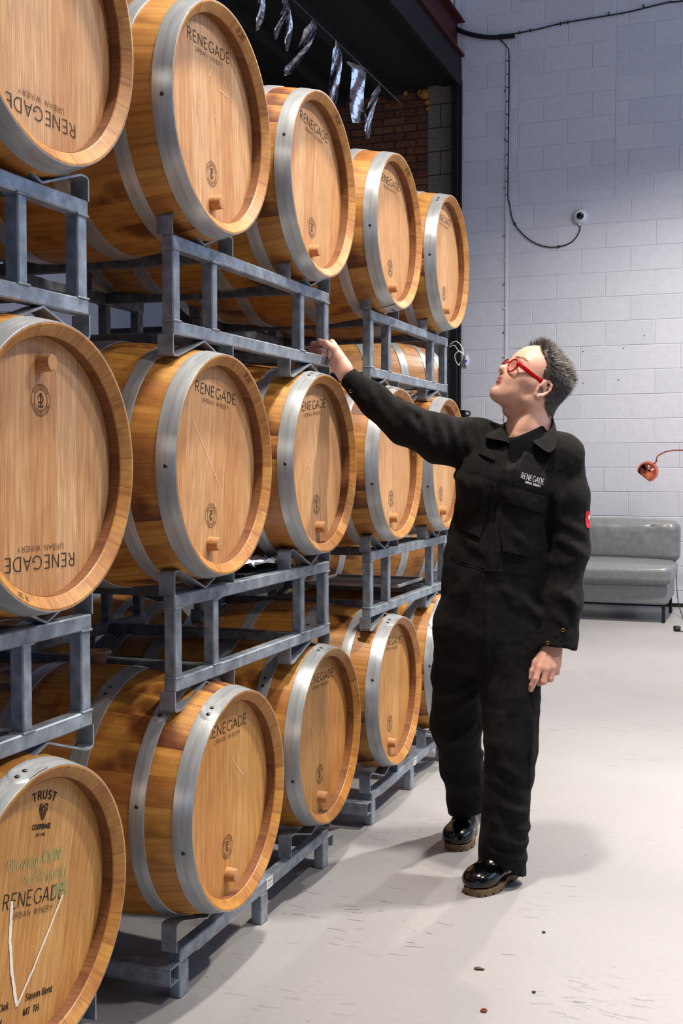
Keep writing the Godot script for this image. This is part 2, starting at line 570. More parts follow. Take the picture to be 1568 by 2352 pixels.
func make_materials() -> void:
	var oak_a := oak_tex(11, 0.10)
	var oak_b := oak_tex(23, 0.35)
	var oak_c := oak_tex(37, 1.0)
	# head boards, pale planed oak; five tones
	var tones := [Color(0.87, 0.655, 0.44), Color(0.855, 0.63, 0.41), Color(0.89, 0.685, 0.48), Color(0.84, 0.605, 0.38), Color(0.865, 0.645, 0.425)]
	for i in 5:
		var m := mat(tones[i], 0.55, 0.0, oak_a)
		m.uv1_offset = Vector3(0.37 * i, 0.21 * i, 0)
		M["head%d" % i] = m
		# yellower copies for the bottom tier's heads, warm bounce light painted in
		var mw: StandardMaterial3D = m.duplicate()
		mw.albedo_color = tones[i] * Color(0.99, 0.945, 0.75)
		M["head_bounce%d" % i] = mw
	var t2 := [Color(0.785, 0.535, 0.225), Color(0.77, 0.515, 0.21), Color(0.80, 0.555, 0.245), Color(0.78, 0.525, 0.22), Color(0.75, 0.49, 0.195)]
	for i in 5:
		var m2 := mat(t2[i], 0.48, 0.0, oak_c if i % 3 == 0 else oak_b)
		m2.uv1_offset = Vector3(0.29 * i, 0.13 * i, 0)
		M["stave%d" % i] = m2
	M.hoop = mat(Color(0.74, 0.75, 0.755), 0.32, 0.42, grey_tex(41, 512, 128, 0.80, 1.0, 0.04, FastNoiseLite.TYPE_SIMPLEX_SMOOTH, 32, 128))
	M.croze_shaded = mat(Color(0.55, 0.34, 0.17), 0.7, 0.0, oak_b)  # inner chime wall, shade of the recess painted in as darker brown
	M.rivet = mat(Color(0.30, 0.29, 0.28), 0.4, 0.8)
	M.ink = mat(Color(0.10, 0.055, 0.03), 0.8)
	M.ink_soft = mat(Color(0.30, 0.18, 0.09), 0.8)
	M.chalk = mat(Color(0.90, 0.87, 0.80), 0.95)
	M.bung = mat(Color(0.83, 0.60, 0.38), 0.6, 0.0, oak_a)
	M.cork = mat(Color(0.66, 0.50, 0.40), 0.7)
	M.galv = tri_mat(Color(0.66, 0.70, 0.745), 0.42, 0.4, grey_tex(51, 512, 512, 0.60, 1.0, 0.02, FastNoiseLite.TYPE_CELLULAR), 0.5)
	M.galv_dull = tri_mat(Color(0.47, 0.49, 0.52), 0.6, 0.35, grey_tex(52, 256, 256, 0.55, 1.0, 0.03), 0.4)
	var pt := grey_tex(61, 512, 512, 0.955, 1.0, 0.02)
	M.block = tri_mat(Color(0.83, 0.835, 0.865), 0.62, 0.0, pt, 0.9)
	var bn := noise_img(256, 256, 62, 0.12, FastNoiseLite.TYPE_SIMPLEX_SMOOTH, 4)
	M.block.normal_enabled = true
	M.block.normal_texture = normal_from(bn, 1.5)
	M.block.normal_scale = 0.2
	M.block2 = tri_mat(Color(0.81, 0.815, 0.85), 0.66, 0.0, pt, 0.7)
	M.paint = tri_mat(Color(0.82, 0.825, 0.855), 0.65, 0.0, pt, 1.4)
	M.rawblock = tri_mat(Color(0.55, 0.52, 0.47), 0.95, 0.0, grey_tex(63, 256, 256, 0.6, 1.0, 0.06), 0.4)
	for i in 4:
		M["brick%d" % i] = tri_mat([Color(0.52, 0.31, 0.20), Color(0.47, 0.27, 0.18), Color(0.56, 0.37, 0.23), Color(0.44, 0.28, 0.20)][i], 0.95, 0.0, grey_tex(64 + i, 128, 128, 0.6, 1.0, 0.05), 0.3)
	M.mortar = tri_mat(Color(0.26, 0.22, 0.19), 0.98, 0.0, grey_tex(69, 128, 128, 0.6, 1.0, 0.06), 0.3)
	M.floor = mat(Color(0.635, 0.63, 0.638), 0.45, 0.0, floor_tex())
	M.black_steel = mat(Color(0.035, 0.035, 0.04), 0.6, 0.2)
	M.dark_deck = tri_mat(Color(0.05, 0.047, 0.05), 0.95, 0.0, grey_tex(73, 128, 128, 0.5, 1.0, 0.05), 0.6)
	M.red_steel = tri_mat(Color(0.30, 0.055, 0.05), 0.6, 0.1, grey_tex(74, 128, 128, 0.7, 1.0, 0.05), 0.4)
	M.foil = mat(Color(0.74, 0.73, 0.74), 0.26, 1.0)
	M.cable = mat(Color(0.05, 0.05, 0.055), 0.6)
	M.white_plastic = mat(Color(0.86, 0.87, 0.90), 0.4)
	M.black_gloss = mat(Color(0.01, 0.01, 0.012), 0.12)
	M.copper = mat(Color(0.93, 0.52, 0.38), 0.07, 1.0)
	M.copper_in = mat(Color(0.93, 0.88, 0.84), 0.6)
	var lt := noise_img(256, 256, 75, 0.06, FastNoiseLite.TYPE_CELLULAR, 3)
	M.leather = tri_mat(Color(0.50, 0.51, 0.515), 0.30, 0.0, grey_tex(76, 256, 256, 0.85, 1.0, 0.03), 0.5)
	M.leather.normal_enabled = true
	M.leather.normal_texture = normal_from(lt, 1.0)
	M.leather.normal_scale = 0.12
	M.paper = mat(Color(0.88, 0.89, 0.94), 0.7)
	M.sticker = mat(Color(0.85, 0.85, 0.84), 0.5)
	M.wire = mat(Color(0.85, 0.84, 0.82), 0.5)
	M.cabinet = mat(Color(0.07, 0.08, 0.10), 0.5, 0.3)
	M.leaf = mat(Color(0.30, 0.22, 0.14), 0.9)
	M.rust_ring = mat(Color(0.50, 0.18, 0.06), 0.6)
	M.lamp_body = mat(Color(0.10, 0.10, 0.11), 0.5, 0.3)
	M.chalk_green = mat(Color(0.72, 0.70, 0.46), 0.95)
	M.scratch = mat(Color(0.93, 0.78, 0.68), 0.8)
	M.blue_lens = mat(Color(0.25, 0.35, 0.95), 0.2)
	M.foam = mat(Color(0.62, 0.42, 0.14), 0.95)

# ---------------------------------------------------------------- barrels
const BR := 0.276        # radius at the head, outside of the hoop
const BB := 0.324        # radius at the bilge
const BL := 0.84         # length

func br(x: float) -> float:
	var t := (x + BL * 0.5) / (BL * 0.5)
	return BB - (BB - BR) * t * t

# one stave: outside, chime end with its bevel, inside down to the croze
func stave_mesh(count: int) -> ArrayMesh:
	var mb := MB.new()
	var half := PI / count
	var prof := []
	for i in 13:
		var x := -BL + 0.0005 + (BL - 0.0005) * i / 12.0
		prof.append(Vector2(x, br(x) - 0.0022))
	var n_out := prof.size()
	var cols := []
	for k in 5:
		var t := k / 4.0 * 2.0 - 1.0
		cols.append([t * (half - 0.0009), 0.0011 if absf(t) > 0.99 else 0.0])
	# outside
	var rows := []
	for i in n_out:
		var row := []
		for c in cols:
			var r: float = prof[i].y - c[1]
			row.append(Vector3(prof[i].x, r * cos(c[0]), r * sin(c[0])))
		rows.append(row)
	mb.grid(rows, false, Vector3(-BL * 0.5, 0, 0), 0.14, 1.0)
	# end grain rim, bevel, inside wall
	var inner := [Vector2(0, BR - 0.0022), Vector2(0, BR - 0.006), Vector2(-0.014, BR - 0.0265), Vector2(-0.0165, BR - 0.028)]
	for i in inner.size() - 1:
		var p: Vector2 = inner[i]
		var q: Vector2 = inner[i + 1]
		for k in 4:
			var a0: float = cols[k][0]; var a1: float = cols[k + 1][0]
			var hint := Vector3(1, 0, 0) if i < 3 else Vector3(0, -1, 0)
			mb.quad(Vector3(p.x, p.y * cos(a0), p.y * sin(a0)), Vector3(p.x, p.y * cos(a1), p.y * sin(a1)), Vector3(q.x, q.y * cos(a1), q.y * sin(a1)), Vector3(q.x, q.y * cos(a0), q.y * sin(a0)), hint,
				Vector2(k * 0.035, 0.02 * i), Vector2((k + 1) * 0.035, 0.02 * i), Vector2((k + 1) * 0.035, 0.02 * i + 0.05), Vector2(k * 0.035, 0.02 * i + 0.05))
	# side walls of the end, so that the joint is a real gap
	for sg in [0, 4]:
		var a: float = cols[sg][0]
		var hint2 := Vector3(0, -sin(a), cos(a)) * (1.0 if sg == 4 else -1.0)
		var r0 := BR - 0.0033
		mb.quad(Vector3(0, r0 * cos(a), r0 * sin(a)), Vector3(0, (BR - 0.006) * cos(a), (BR - 0.006) * sin(a)), Vector3(-0.0165, (BR - 0.028) * cos(a), (BR - 0.028) * sin(a)), Vector3(-0.0165, r0 * cos(a), r0 * sin(a)), hint2)
	# back end
	var rb := BR - 0.0022
	for k in 4:
		var b0: float = cols[k][0]; var b1: float = cols[k + 1][0]
		mb.quad(Vector3(-BL, rb * cos(b0), rb * sin(b0)), Vector3(-BL, rb * cos(b1), rb * sin(b1)), Vector3(-BL, (rb - 0.025) * cos(b1), (rb - 0.025) * sin(b1)), Vector3(-BL, (rb - 0.025) * cos(b0), (rb - 0.025) * sin(b0)), Vector3(-1, 0, 0))
	return mb.done()

func hoop_mesh(x0: float, x1: float) -> ArrayMesh:
	var mb := MB.new()
	var prof := [Vector2(x0, br(x0) - 0.003), Vector2(x0 , br(x0) - 0.0004), Vector2(x0 - 0.0006, br(x0)), Vector2((x0 + x1) * 0.5, br((x0 + x1) * 0.5) + 0.0004), Vector2(x1 + 0.0006, br(x1)), Vector2(x1, br(x1) - 0.0004), Vector2(x1, br(x1) - 0.003)]
	mb.lathe_x(prof, 72, Vector3.ZERO, 6.0, 1.0)
	return mb.done()

# the riveted lap of a hoop: a second thickness of strap with a rounded end
func lap_mesh(x0: float, x1: float, ang: float) -> ArrayMesh:
	var mb := MB.new()
	var rows := []
	for i in 5:
		var t := i / 4.0
		var x := lerpf(x0 - 0.001, x1 + 0.001, t)
		var row := []
		for k in 9:
			var reach := 0.21 - 0.07 * pow(absf(t * 2.0 - 1.0), 2.0)
			var a := ang + lerpf(-0.12, reach, k / 8.0)
			var r := br(x) + (0.0022 if k < 8 else -0.0006)
			row.append(Vector3(x, r * cos(a), r * sin(a)))
		rows.append(row)
	mb.grid(rows, false, Vector3((x0 + x1) * 0.5, 0, 0))
	return mb.done()

func dome_mesh(rad: float, hgt: float) -> ArrayMesh:
	var mb := MB.new()
	mb.lathe_x([Vector2(hgt, 0.0003), Vector2(hgt * 0.85, rad * 0.55), Vector2(hgt * 0.4, rad * 0.9), Vector2(-0.001, rad)], 12)
	return mb.done()

const HEAD_R := 0.2515
func head_board(z0: float, z1: float) -> ArrayMesh:
	var mb := MB.new()
	var xs := -0.042
	var top := []
	var N := 8
	for i in N + 1:
		var z := lerpf(z0, z1, i / float(N))
		z = clampf(z, -HEAD_R + 0.0004, HEAD_R - 0.0004)
		top.append(Vector2(z, sqrt(HEAD_R * HEAD_R - z * z)))
	var off := fmod(absf(z0) * 3.7, 1.0)
	for i in N:
		var a: Vector2 = top[i]; var b: Vector2 = top[i + 1]
		var xa := xs - (0.0007 if i == 0 else 0.0)
		var xb := xs - (0.0007 if i == N - 1 else 0.0)
		if i == 0:
			a.x += 0.0001
		mb.quad(Vector3(xa, a.y, a.x), Vector3(xb, b.y, b.x), Vector3(xb, -b.y, b.x), Vector3(xa, -a.y, a.x), Vector3(1, 0, 0),
			Vector2(off + a.x * 7.0, a.y * 1.6), Vector2(off + b.x * 7.0, b.y * 1.6), Vector2(off + b.x * 7.0, -b.y * 1.6), Vector2(off + a.x * 7.0, -a.y * 1.6))
		if i == 0 or i == N - 1:
			var z2: float = a.x if i == 0 else b.x
			var yy: float = a.y if i == 0 else b.y
			mb.quad(Vector3(xs - 0.001, yy, z2), Vector3(xs - 0.001, -yy, z2), Vector3(xs - 0.02, -yy, z2), Vector3(xs - 0.02, yy, z2), Vector3(0, 0, -1 if i == 0 else 1))
	return mb.done()

func bung_mesh(rad: float, x0: float, x1: float) -> ArrayMesh:
	var mb := MB.new()
	mb.lathe_x([Vector2(x1, 0.0002), Vector2(x1, rad * 0.9), Vector2(x1 - 0.0015, rad), Vector2(x0, rad * 1.12)], 20)
	return mb.done()

var bm := {}
func barrel_meshes() -> void:
	bm.stave = stave_mesh(26)
	var e := [[-0.0004, -0.048], [-0.116, -0.153], [-0.275, -0.325]]
	bm.hoops = []
	for h in e:
		bm.hoops.append([hoop_mesh(h[0], h[1]), h])
	for h in e:
		bm.hoops.append([hoop_mesh(-BL - h[1], -BL - h[0]), []])
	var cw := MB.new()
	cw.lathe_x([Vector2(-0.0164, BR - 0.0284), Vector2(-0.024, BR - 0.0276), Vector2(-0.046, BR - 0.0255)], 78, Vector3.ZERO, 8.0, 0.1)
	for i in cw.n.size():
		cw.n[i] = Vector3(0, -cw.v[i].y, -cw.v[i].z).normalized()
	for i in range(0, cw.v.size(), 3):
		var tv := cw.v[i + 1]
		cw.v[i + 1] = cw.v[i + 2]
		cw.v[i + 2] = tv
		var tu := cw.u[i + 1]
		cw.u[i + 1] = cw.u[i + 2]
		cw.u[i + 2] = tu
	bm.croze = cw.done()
	bm.rivet = dome_mesh(0.0058, 0.003)
	bm.bung = bung_mesh(0.0165, -0.043, -0.014)
	bm.plug = bung_mesh(0.03, -0.03, 0.0)
	var b := MB.new()
	for i in 36:
		var a := TAU * i / 36.0
		var c := TAU * (i + 1) / 36.0
		b.tri(Vector3(-BL + 0.04, 0, 0), Vector3(-BL + 0.04, 0.252 * cos(a), 0.252 * sin(a)), Vector3(-BL + 0.04, 0.252 * cos(c), 0.252 * sin(c)), Vector3(-1, 0, 0))
	bm.back = b.done()
	var R := Vector3(0, 0, -1)
	var U := Vector3(0, 1, 0)
	var t := MB.new()
	letter(t, "RENEGADE", Vector3(-0.0413, 0.170, 0), R, U, 0.0255, 0.0024, 0.228)
	bm.title = t.done()
	t = MB.new()
	letter(t, "URBAN WINERY", Vector3(-0.0413, 0.150, 0), R, U, 0.0105, 0.0011, 0.15)
	bm.sub = t.done()
	t = MB.new()
	var o := Vector3(-0.0413, -0.128, 0)
	var ring := func(rad: float, pen: float) -> void:
		t.stroke(arc2(0, 0, rad, rad, 0, 360, 40), pen, o, R, U, Vector3(1, 0, 0))
	ring.call(0.0305, 0.0013)
	ring.call(0.0215, 0.0011)
	ring.call(0.0195, 0.0006)
	letter(t, "TRUST COOPERAGE", o, R, U, 0.0048, 0.0007, 0.062, 0.0235)
	letter(t, "TRUST COOPERAGE", o, -R, -U, 0.0048, 0.0007, 0.05, 0.0235)
	bm.seal = t.done()
	t = MB.new()
	# monogram: T set through a C
	t.stroke(V2([-0.007, 0.0125, 0.007, 0.0125]), 0.0024, o, R, U, Vector3(1, 0, 0))
	t.stroke(V2([-0.0075, 0.0085, -0.0065, 0.0125]), 0.0018, o, R, U, Vector3(1, 0, 0))
	t.stroke(V2([0.0075, 0.0085, 0.0065, 0.0125]), 0.0018, o, R, U, Vector3(1, 0, 0))
	t.stroke(V2([0, 0.0125, 0, -0.0125]), 0.0026, o, R, U, Vector3(1, 0, 0))
	t.stroke(V2([-0.003, -0.0125, 0.003, -0.0125]), 0.0018, o, R, U, Vector3(1, 0, 0))
	t.stroke(arc2(0.001, -0.002, 0.0085, 0.0075, 40, 325, 18), 0.0022, o, R, U, Vector3(1, 0, 0))
	t.stroke(V2([0.0082, -0.0062, 0.0092, -0.003]), 0.0016, o, R, U, Vector3(1, 0, 0))
	bm.mono = t.done()
	# brand burnt on the bevel of the chime
	t = MB.new()
	var a2 := deg_to_rad(24.0)
	var bo := Vector3(-0.0093, (BR - 0.0193) * cos(a2), -(BR - 0.0193) * sin(a2))
	var ex := Vector3(0, -sin(a2), -cos(a2))
	var ey := Vector3(0.56, cos(a2) * 0.83, -sin(a2) * 0.83).normalized()
	var en := ex.cross(ey)
	letter(t, "4YR 2021", bo + en * 0.0006, ex, ey, 0.0115, 0.0017, 0.058)
	bm.brand = t.done()

# d: label, at, roll (deg), text, seal, bung, brand, lap (angle or null), seed, boards
func make_barrel(d: Dictionary) -> Node3D:
	var o := thing("barrel", d.label, "barrel", d.at, 0.0, "oak barrels on the galvanised racks")
	o.rotation.x = -deg_to_rad(d.get("roll", 0.0))
	var r := RandomNumberGenerator.new()
	r.seed = d.seed
	var N := 26
	for i in N:
		var s := put("stave", bm.stave, M["stave%d" % (r.randi() % 5)], o)
		s.rotation.x = TAU * (i + 0.37) / N
	for i in 6:
		var h := put("hoop", bm.hoops[i][0], M.hoop, o)
		if i < 3:
			var e: Array = bm.hoops[i][1]
			var a: float = d.get("lap", 0.9) + (0.0 if i == 0 else r.randf_range(-0.4, 0.5))
			if i == 1:
				a += 0.5
			put("hoop_lap", lap_mesh(e[0], e[1], a), M.hoop, h)
			var xm: float = (e[0] + e[1]) * 0.5
			for k in 2:
				var rv := put("rivet", bm.rivet, M.rivet, h)
				var aa := a + 0.04 + 0.085 * k
				var rr := br(xm) + 0.002
				rv.position = Vector3(xm, rr * cos(aa), rr * sin(aa))
				rv.basis = Basis(Vector3(0, cos(aa), sin(aa)), Vector3(0, -sin(aa), cos(aa)), Vector3(1, 0, 0))
			if i < 2:
				var rv2 := put("rivet", bm.rivet, M.rivet, h)
				var ab := 1.57 + r.randf_range(-0.25, 0.35)
				var r3 := br(xm) - 0.0002
				rv2.position = Vector3(xm, r3 * cos(ab), r3 * sin(ab))
				rv2.basis = Basis(Vector3(0, cos(ab), sin(ab)), Vector3(0, -sin(ab), cos(ab)), Vector3(1, 0, 0))
	var edges := [-HEAD_R]
	var z := -HEAD_R
	while z < HEAD_R - 0.1:
		z += r.randf_range(0.058, 0.092)
		edges.append(z)
	edges.append(HEAD_R)
	for i in edges.size() - 1:
		put("head_board", head_board(edges[i], edges[i + 1]), M[("head_bounce%d" if d.at.y < 0.6 else "head%d") % (r.randi() % 5)], o)
	put("croze_wall", bm.croze, M.croze_shaded, o)
	put("back_head", bm.back, M.stave4, o)
	if d.get("text", true):
		put("lettering", bm.title, M.ink, o)
		put("lettering", bm.sub, M.ink_soft, o)
		var sl := put("cooper_seal", bm.seal, M.ink_soft, o)
		put("monogram", bm.mono, M.ink, sl)
		put("bung", bm.bung, M.bung, o).position.y = -0.199
	for sc in d.get("marks", []):
		var tm2 := MB.new()
		chalk_line(tm2, V2(sc), 0.0021, Vector3(-0.0412, 0, 0), Vector3(0, 0, -1), Vector3(0, 1, 0))
		put("scratch", tm2.done(), M.scratch, o)
	if d.get("brand", false):
		put("burnt_brand", bm.brand, M.ink, o)
	if d.get("trust", false):
		var R := Vector3(0, 0, -1)
		var U := Vector3(0, 1, 0)
		var t := MB.new()
		letter(t, "RENEGADE", Vector3(-0.0413, 0.006, 0), R, U, 0.0275, 0.0024, 0.2)
		put("lettering", t.done(), M.ink, o)
		t = MB.new()
		letter(t, "URBAN WINERY", Vector3(-0.0413, -0.014, 0), R, U, 0.0105, 0.0011, 0.132)
		put("lettering", t.done(), M.ink_soft, o)
		t = MB.new()
		letter(t, "TRUST", Vector3(-0.0413, 0.10, 0.004), R, U, 0.0155, 0.0032, 0.075, 0.105)
		put("lettering", t.done(), M.ink, o)
		t = MB.new()
		letter(t, "COOPERAGE", Vector3(-0.0413, 0.1475, 0.004), R, U, 0.0085, 0.0022, 0.062)
		letter(t, "EST 1992", Vector3(-0.0413, 0.1335, 0.004), R, U, 0.0052, 0.0012, 0.03)
		put("lettering", t.done(), M.ink, o)
		# faceted gem emblem
		t = MB.new()
		var g := Vector3(-0.0413, 0.1835, 0.004)
		for pl in [[-0.014, 0.0085, -0.0045, 0.0035, -0.0075, -0.0005], [-0.0155, 0.007, -0.0125, 0.0115, -0.0025, 0.0125, -0.0125, 0.0055], [0.0155, 0.007, 0.0125, 0.0115, 0.0025, 0.0125, 0.0125, 0.0055],
				[-0.0155, 0.0035, -0.0115, 0.0042, -0.0042, -0.0195], [0.0155, 0.0035, 0.0115, 0.0042, 0.0042, -0.0195]]:
			t.prism(PackedVector2Array(V2(pl)), g, R, U, Vector3(0.0003, 0, 0))
		for sg in [-1.0, 1.0]:
			t.prism(PackedVector2Array(V2([sg * 0.0075, 0.0035, sg * 0.0015, 0.0105, sg * 0.0015, 0.0035])), g, R, U, Vector3(0.0003, 0, 0))
			t.prism(PackedVector2Array(V2([sg * 0.0075, 0.0028, sg * 0.0018, 0.0012, sg * 0.0012, -0.0215, sg * 0.003, -0.018])), g, R, U, Vector3(0.0003, 0, 0))
		put("gem_emblem", t.done(), M.ink, o)
		# chalked V and a washed-out green scrawl
		t = MB.new()
		chalk_line(t, [Vector2(-0.075, 0.02), Vector2(-0.067, -0.05), Vector2(-0.049, -0.11), Vector2(-0.020, -0.178)], 0.0095, Vector3(-0.0411, 0, 0), R, U)
		chalk_line(t, [Vector2(-0.020, -0.178), Vector2(0.020, -0.12), Vector2(0.062, -0.05), Vector2(0.098, 0.012)], 0.0065, Vector3(-0.0407, 0, 0), R, U)
		put("chalk_mark", t.done(), M.chalk, o)
		t = MB.new()
		var rr := RandomNumberGenerator.new()
		rr.seed = 4
		for q in [[-0.11, 0.082, 0.0, 0.018], [0.012, 0.09, 0.075, 0.02], [-0.05, 0.052, 0.1, 0.02], [0.06, 0.02, 0.11, 0.02]]:
			for k in 150:
				var x := rr.randf_range(q[0], q[2])
				var y: float = q[1] + rr.randf_range(-1, 1) * q[3] * 0.5
				t.stroke([Vector2(x, y), Vector2(x + 0.0012, y + rr.randf_range(0.004, 0.012))], rr.randf_range(0.0005, 0.0012), Vector3(-0.0418 + 0.00001 * k, 0, 0), R, U, Vector3(1, 0, 0))
		put("chalk_smear", t.done(), M.chalk_green, o)
		t = MB.new()
		var tm := TextMesh.new()
		for q in [["Hungarian Oak", -0.105, -0.172, 0.0], ["Wood", -0.085, -0.2, 0.0], ["Steam Bent", 0.052, -0.168, 0.0], ["MT  TH", 0.03, -0.195, 0.0]]:
			var l := put("lettering", small_text(q[0]), M.ink, o)
			l.basis = Basis(R, U, Vector3(1, 0, 0))
			l.position = Vector3(-0.0412, q[2], -q[1])
	return o

func small_text(t: String) -> TextMesh:
	var tm := TextMesh.new()
	var f := SystemFont.new()
	f.font_names = PackedStringArray(["Droid Sans"])
	tm.font = f
	tm.text = t
	tm.font_size = 32
	tm.pixel_size = 0.00055
	tm.depth = 0.0006
	return tm

# a chalk stroke of uneven width, one unbroken strip
func chalk_line(t: MB, pts: Array, w: float, o: Vector3, ex: Vector3, ey: Vector3) -> void:
	var r := RandomNumberGenerator.new()
	r.seed = 31
	var q := []
	for i in pts.size() - 1:
		for k in 12:
			q.append((pts[i] as Vector2).lerp(pts[i + 1], k / 12.0))
	q.append(pts[-1])
	var last := []
	for i in q.size():
		var d: Vector2 = (q[mini(i + 1, q.size() - 1)] - q[maxi(i - 1, 0)]).normalized()
		var s := Vector2(-d.y, d.x) * w * 0.5
		var a: Vector2 = q[i] + s * r.randf_range(0.7, 1.1)
		var b: Vector2 = q[i] - s * r.randf_range(0.7, 1.1)
		var p := [o + ex * a.x + ey * a.y, o + ex * b.x + ey * b.y]
		if i > 0:
			t.quad(last[0], last[1], p[1], p[0], ex.cross(ey))
		last = p

# ---------------------------------------------------------------- galvanised two-barrel racks
const RX := -0.0644      # front face of the racks
const RD := 0.033        # tube size
const HALF := 0.527

func bent_sheet(prof: Array, x0: float, depth: float, th: float) -> ArrayMesh:
	# prof: [z, y] pairs; a bent strip, open, with thickness
	var mb := MB.new()
	var pts := V2(prof)
	var off := []
	for i in pts.size():
		var t1: Vector2 = (pts[i] - pts[maxi(i - 1, 0)]).normalized() if i > 0 else (pts[1] - pts[0]).normalized()
		var t2: Vector2 = (pts[mini(i + 1, pts.size() - 1)] - pts[i]).normalized() if i < pts.size() - 1 else t1
		var nrm := (Vector2(-t1.y, t1.x) + Vector2(-t2.y, t2.x)).normalized()
		var k := 1.0 / maxf(nrm.dot(Vector2(-t1.y, t1.x)), 0.4)
		off.append(pts[i] - nrm * th * k)
	for i in pts.size() - 1:
		var a: Vector2 = pts[i]; var b: Vector2 = pts[i + 1]; var c: Vector2 = off[i + 1]; var d: Vector2 = off[i]
		var P := func(q: Vector2, x: float) -> Vector3: return Vector3(x, q.y, q.x)
		var xa := x0
		var xb := x0 - depth
		var nv := Vector3(0, (a - d).y, (a - d).x)
		mb.quad(P.call(a, xa), P.call(b, xa), P.call(b, xb), P.call(a, xb), nv)
		mb.quad(P.call(d, xa), P.call(c, xa), P.call(c, xb), P.call(d, xb), -nv)
		mb.quad(P.call(a, xa), P.call(b, xa), P.call(c, xa), P.call(d, xa), Vector3(1, 0, 0))
		mb.quad(P.call(a, xb), P.call(b, xb), P.call(c, xb), P.call(d, xb), Vector3(-1, 0, 0))
	for e in [0, pts.size() - 1]:
		var a2: Vector2 = pts[e]; var d2: Vector2 = off[e]
		var hn: Vector2 = (pts[0] - pts[1]) if e == 0 else (pts[-1] - pts[-2])
		mb.quad(Vector3(x0, a2.y, a2.x), Vector3(x0 - depth, a2.y, a2.x), Vector3(x0 - depth, d2.y, d2.x), Vector3(x0, d2.y, d2.x), Vector3(0, hn.y, hn.x))
	return mb.done()

func saddle_mesh(x0: float, base: float, top: float, vtx: float, sg: float) -> ArrayMesh:
	var hw := 0.168
	var r := 0.008
	var q := []
	for p in [[-hw, base], [-hw, top - r * sg], [-hw + r * 0.4, top - r * 0.4 * sg], [-hw + r, top], [-hw + 0.03, top], [0.0, vtx], [hw - 0.03, top], [hw - r, top], [hw - r * 0.4, top - r * 0.4 * sg], [hw, top - r * sg], [hw, base]]:
		q.append(p[0])
		q.append(p[1])
	return bent_sheet(q, x0, 0.042, 0.0045 * sg)

# origin: middle of the unit at the bottom of its lower rail, z along the row
func make_rack(label: String, at: Vector3, vt: float, vb: float) -> Node3D:
	var o := thing("barrel_rack", label, "barrel rack", at, 0.0, "stacked galvanised barrel racks")
	var top := 0.237
	for fr in [RX, -BL - RX + RD]:
		var front: bool = fr == RX
		var xc: float = fr - RD * 0.5
		for y in [RD * 0.5, top - RD * 0.5]:
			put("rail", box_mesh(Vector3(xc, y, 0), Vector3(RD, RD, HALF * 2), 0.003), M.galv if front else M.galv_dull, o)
		for z in [HALF - 0.02, 0.30, -0.30, -HALF + 0.02]:
			var mb := MB.new()
			mb.box(Vector3(xc - 0.001, top * 0.5, z), Vector3(RD - 0.002, top - RD * 2 + 0.001, 0.036 if absf(z) > 0.4 else 0.03), 0.003)
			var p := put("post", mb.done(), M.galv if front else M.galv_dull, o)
			# weld beads at both ends of the post
			for y2 in [RD, top - RD]:
				put("weld_bead", tube_mesh([Vector3(fr - RD, y2, z + 0.0185), Vector3(fr - 0.001, y2, z + 0.0185), Vector3(fr, y2, z + 0.0175), Vector3(fr, y2, z - 0.018)], 0.003, 6), M.galv, p)
		for sz in [0.363, -0.363]:
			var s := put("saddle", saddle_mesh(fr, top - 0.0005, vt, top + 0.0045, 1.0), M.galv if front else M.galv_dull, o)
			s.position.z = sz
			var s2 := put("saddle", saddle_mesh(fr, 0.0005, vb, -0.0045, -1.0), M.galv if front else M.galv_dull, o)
			s2.position.z = sz
	for z in [0.30, -0.30]:
		for y in [RD * 0.5, top - RD * 0.5]:
			put("side_rail", box_mesh(Vector3(-BL * 0.5, y, z), Vector3(BL + 2 * RX - 2 * RD + 0.001, RD * 0.98, 0.03), 0.003), M.galv_dull, o)
	return o

func make_floor_rack(label: String, at: Vector3) -> Node3D:
	var o := thing("barrel_rack", label, "barrel rack", at, 0.0, "galvanised base racks on the floor")
	for fr in [RX, -BL - RX + RD]:
		var xc: float = fr - RD * 0.5
		put("rail", box_mesh(Vector3(xc, 0.1045, 0), Vector3(RD, 0.035, HALF * 2 - 0.03), 0.003), M.galv, o)
		for z in [0.49, 0.0, -0.49]:
			put("leg", box_mesh(Vector3(xc, 0.0435, z), Vector3(RD, 0.087, 0.046), 0.003), M.galv, o)
		for sz in [0.363, -0.363]:
			var s := put("saddle", saddle_mesh(fr, 0.1215, 0.192, 0.150, 1.0), M.galv, o)
			s.position.z = sz
	# fork pockets: open-ended channels from front to back
	for z in [0.537, -0.537]:
		var mb := MB.new()
		var xm := -BL * 0.5
		var ln := BL + 2 * RX - 0.002
		mb.box(Vector3(xm, 0.0905, z), Vector3(ln, 0.004, 0.048), 0.001)
		mb.box(Vector3(xm, 0.0505, z), Vector3(ln, 0.004, 0.048), 0.001)
		mb.box(Vector3(xm, 0.0705, z + 0.022), Vector3(ln, 0.036, 0.004), 0.001)
		mb.box(Vector3(xm, 0.0705, z - 0.022), Vector3(ln, 0.036, 0.004), 0.001)
		put("fork_pocket", mb.done(), M.galv, o)
	# paper sticker on the front rail
	var st := put("sticker", box_mesh(Vector3(RX + 0.0004, 0.105, -0.035), Vector3(0.0006, 0.030, 0.042), 0.0), M.sticker, o)
	var tb := MB.new()
	var r := RandomNumberGenerator.new()
	r.seed = 2
	for k in 9:
		tb.box(Vector3(RX + 0.0008, 0.1125, -0.020 - k * 0.0035), Vector3(0.0002, 0.006, r.randf_range(0.0008, 0.0024)))
	for k in 2:
		tb.box(Vector3(RX + 0.0008, 0.103 - k * 0.005, -0.034), Vector3(0.0002, 0.0012, 0.026))
	put("print", tb.done(), M.ink, st)
	return o

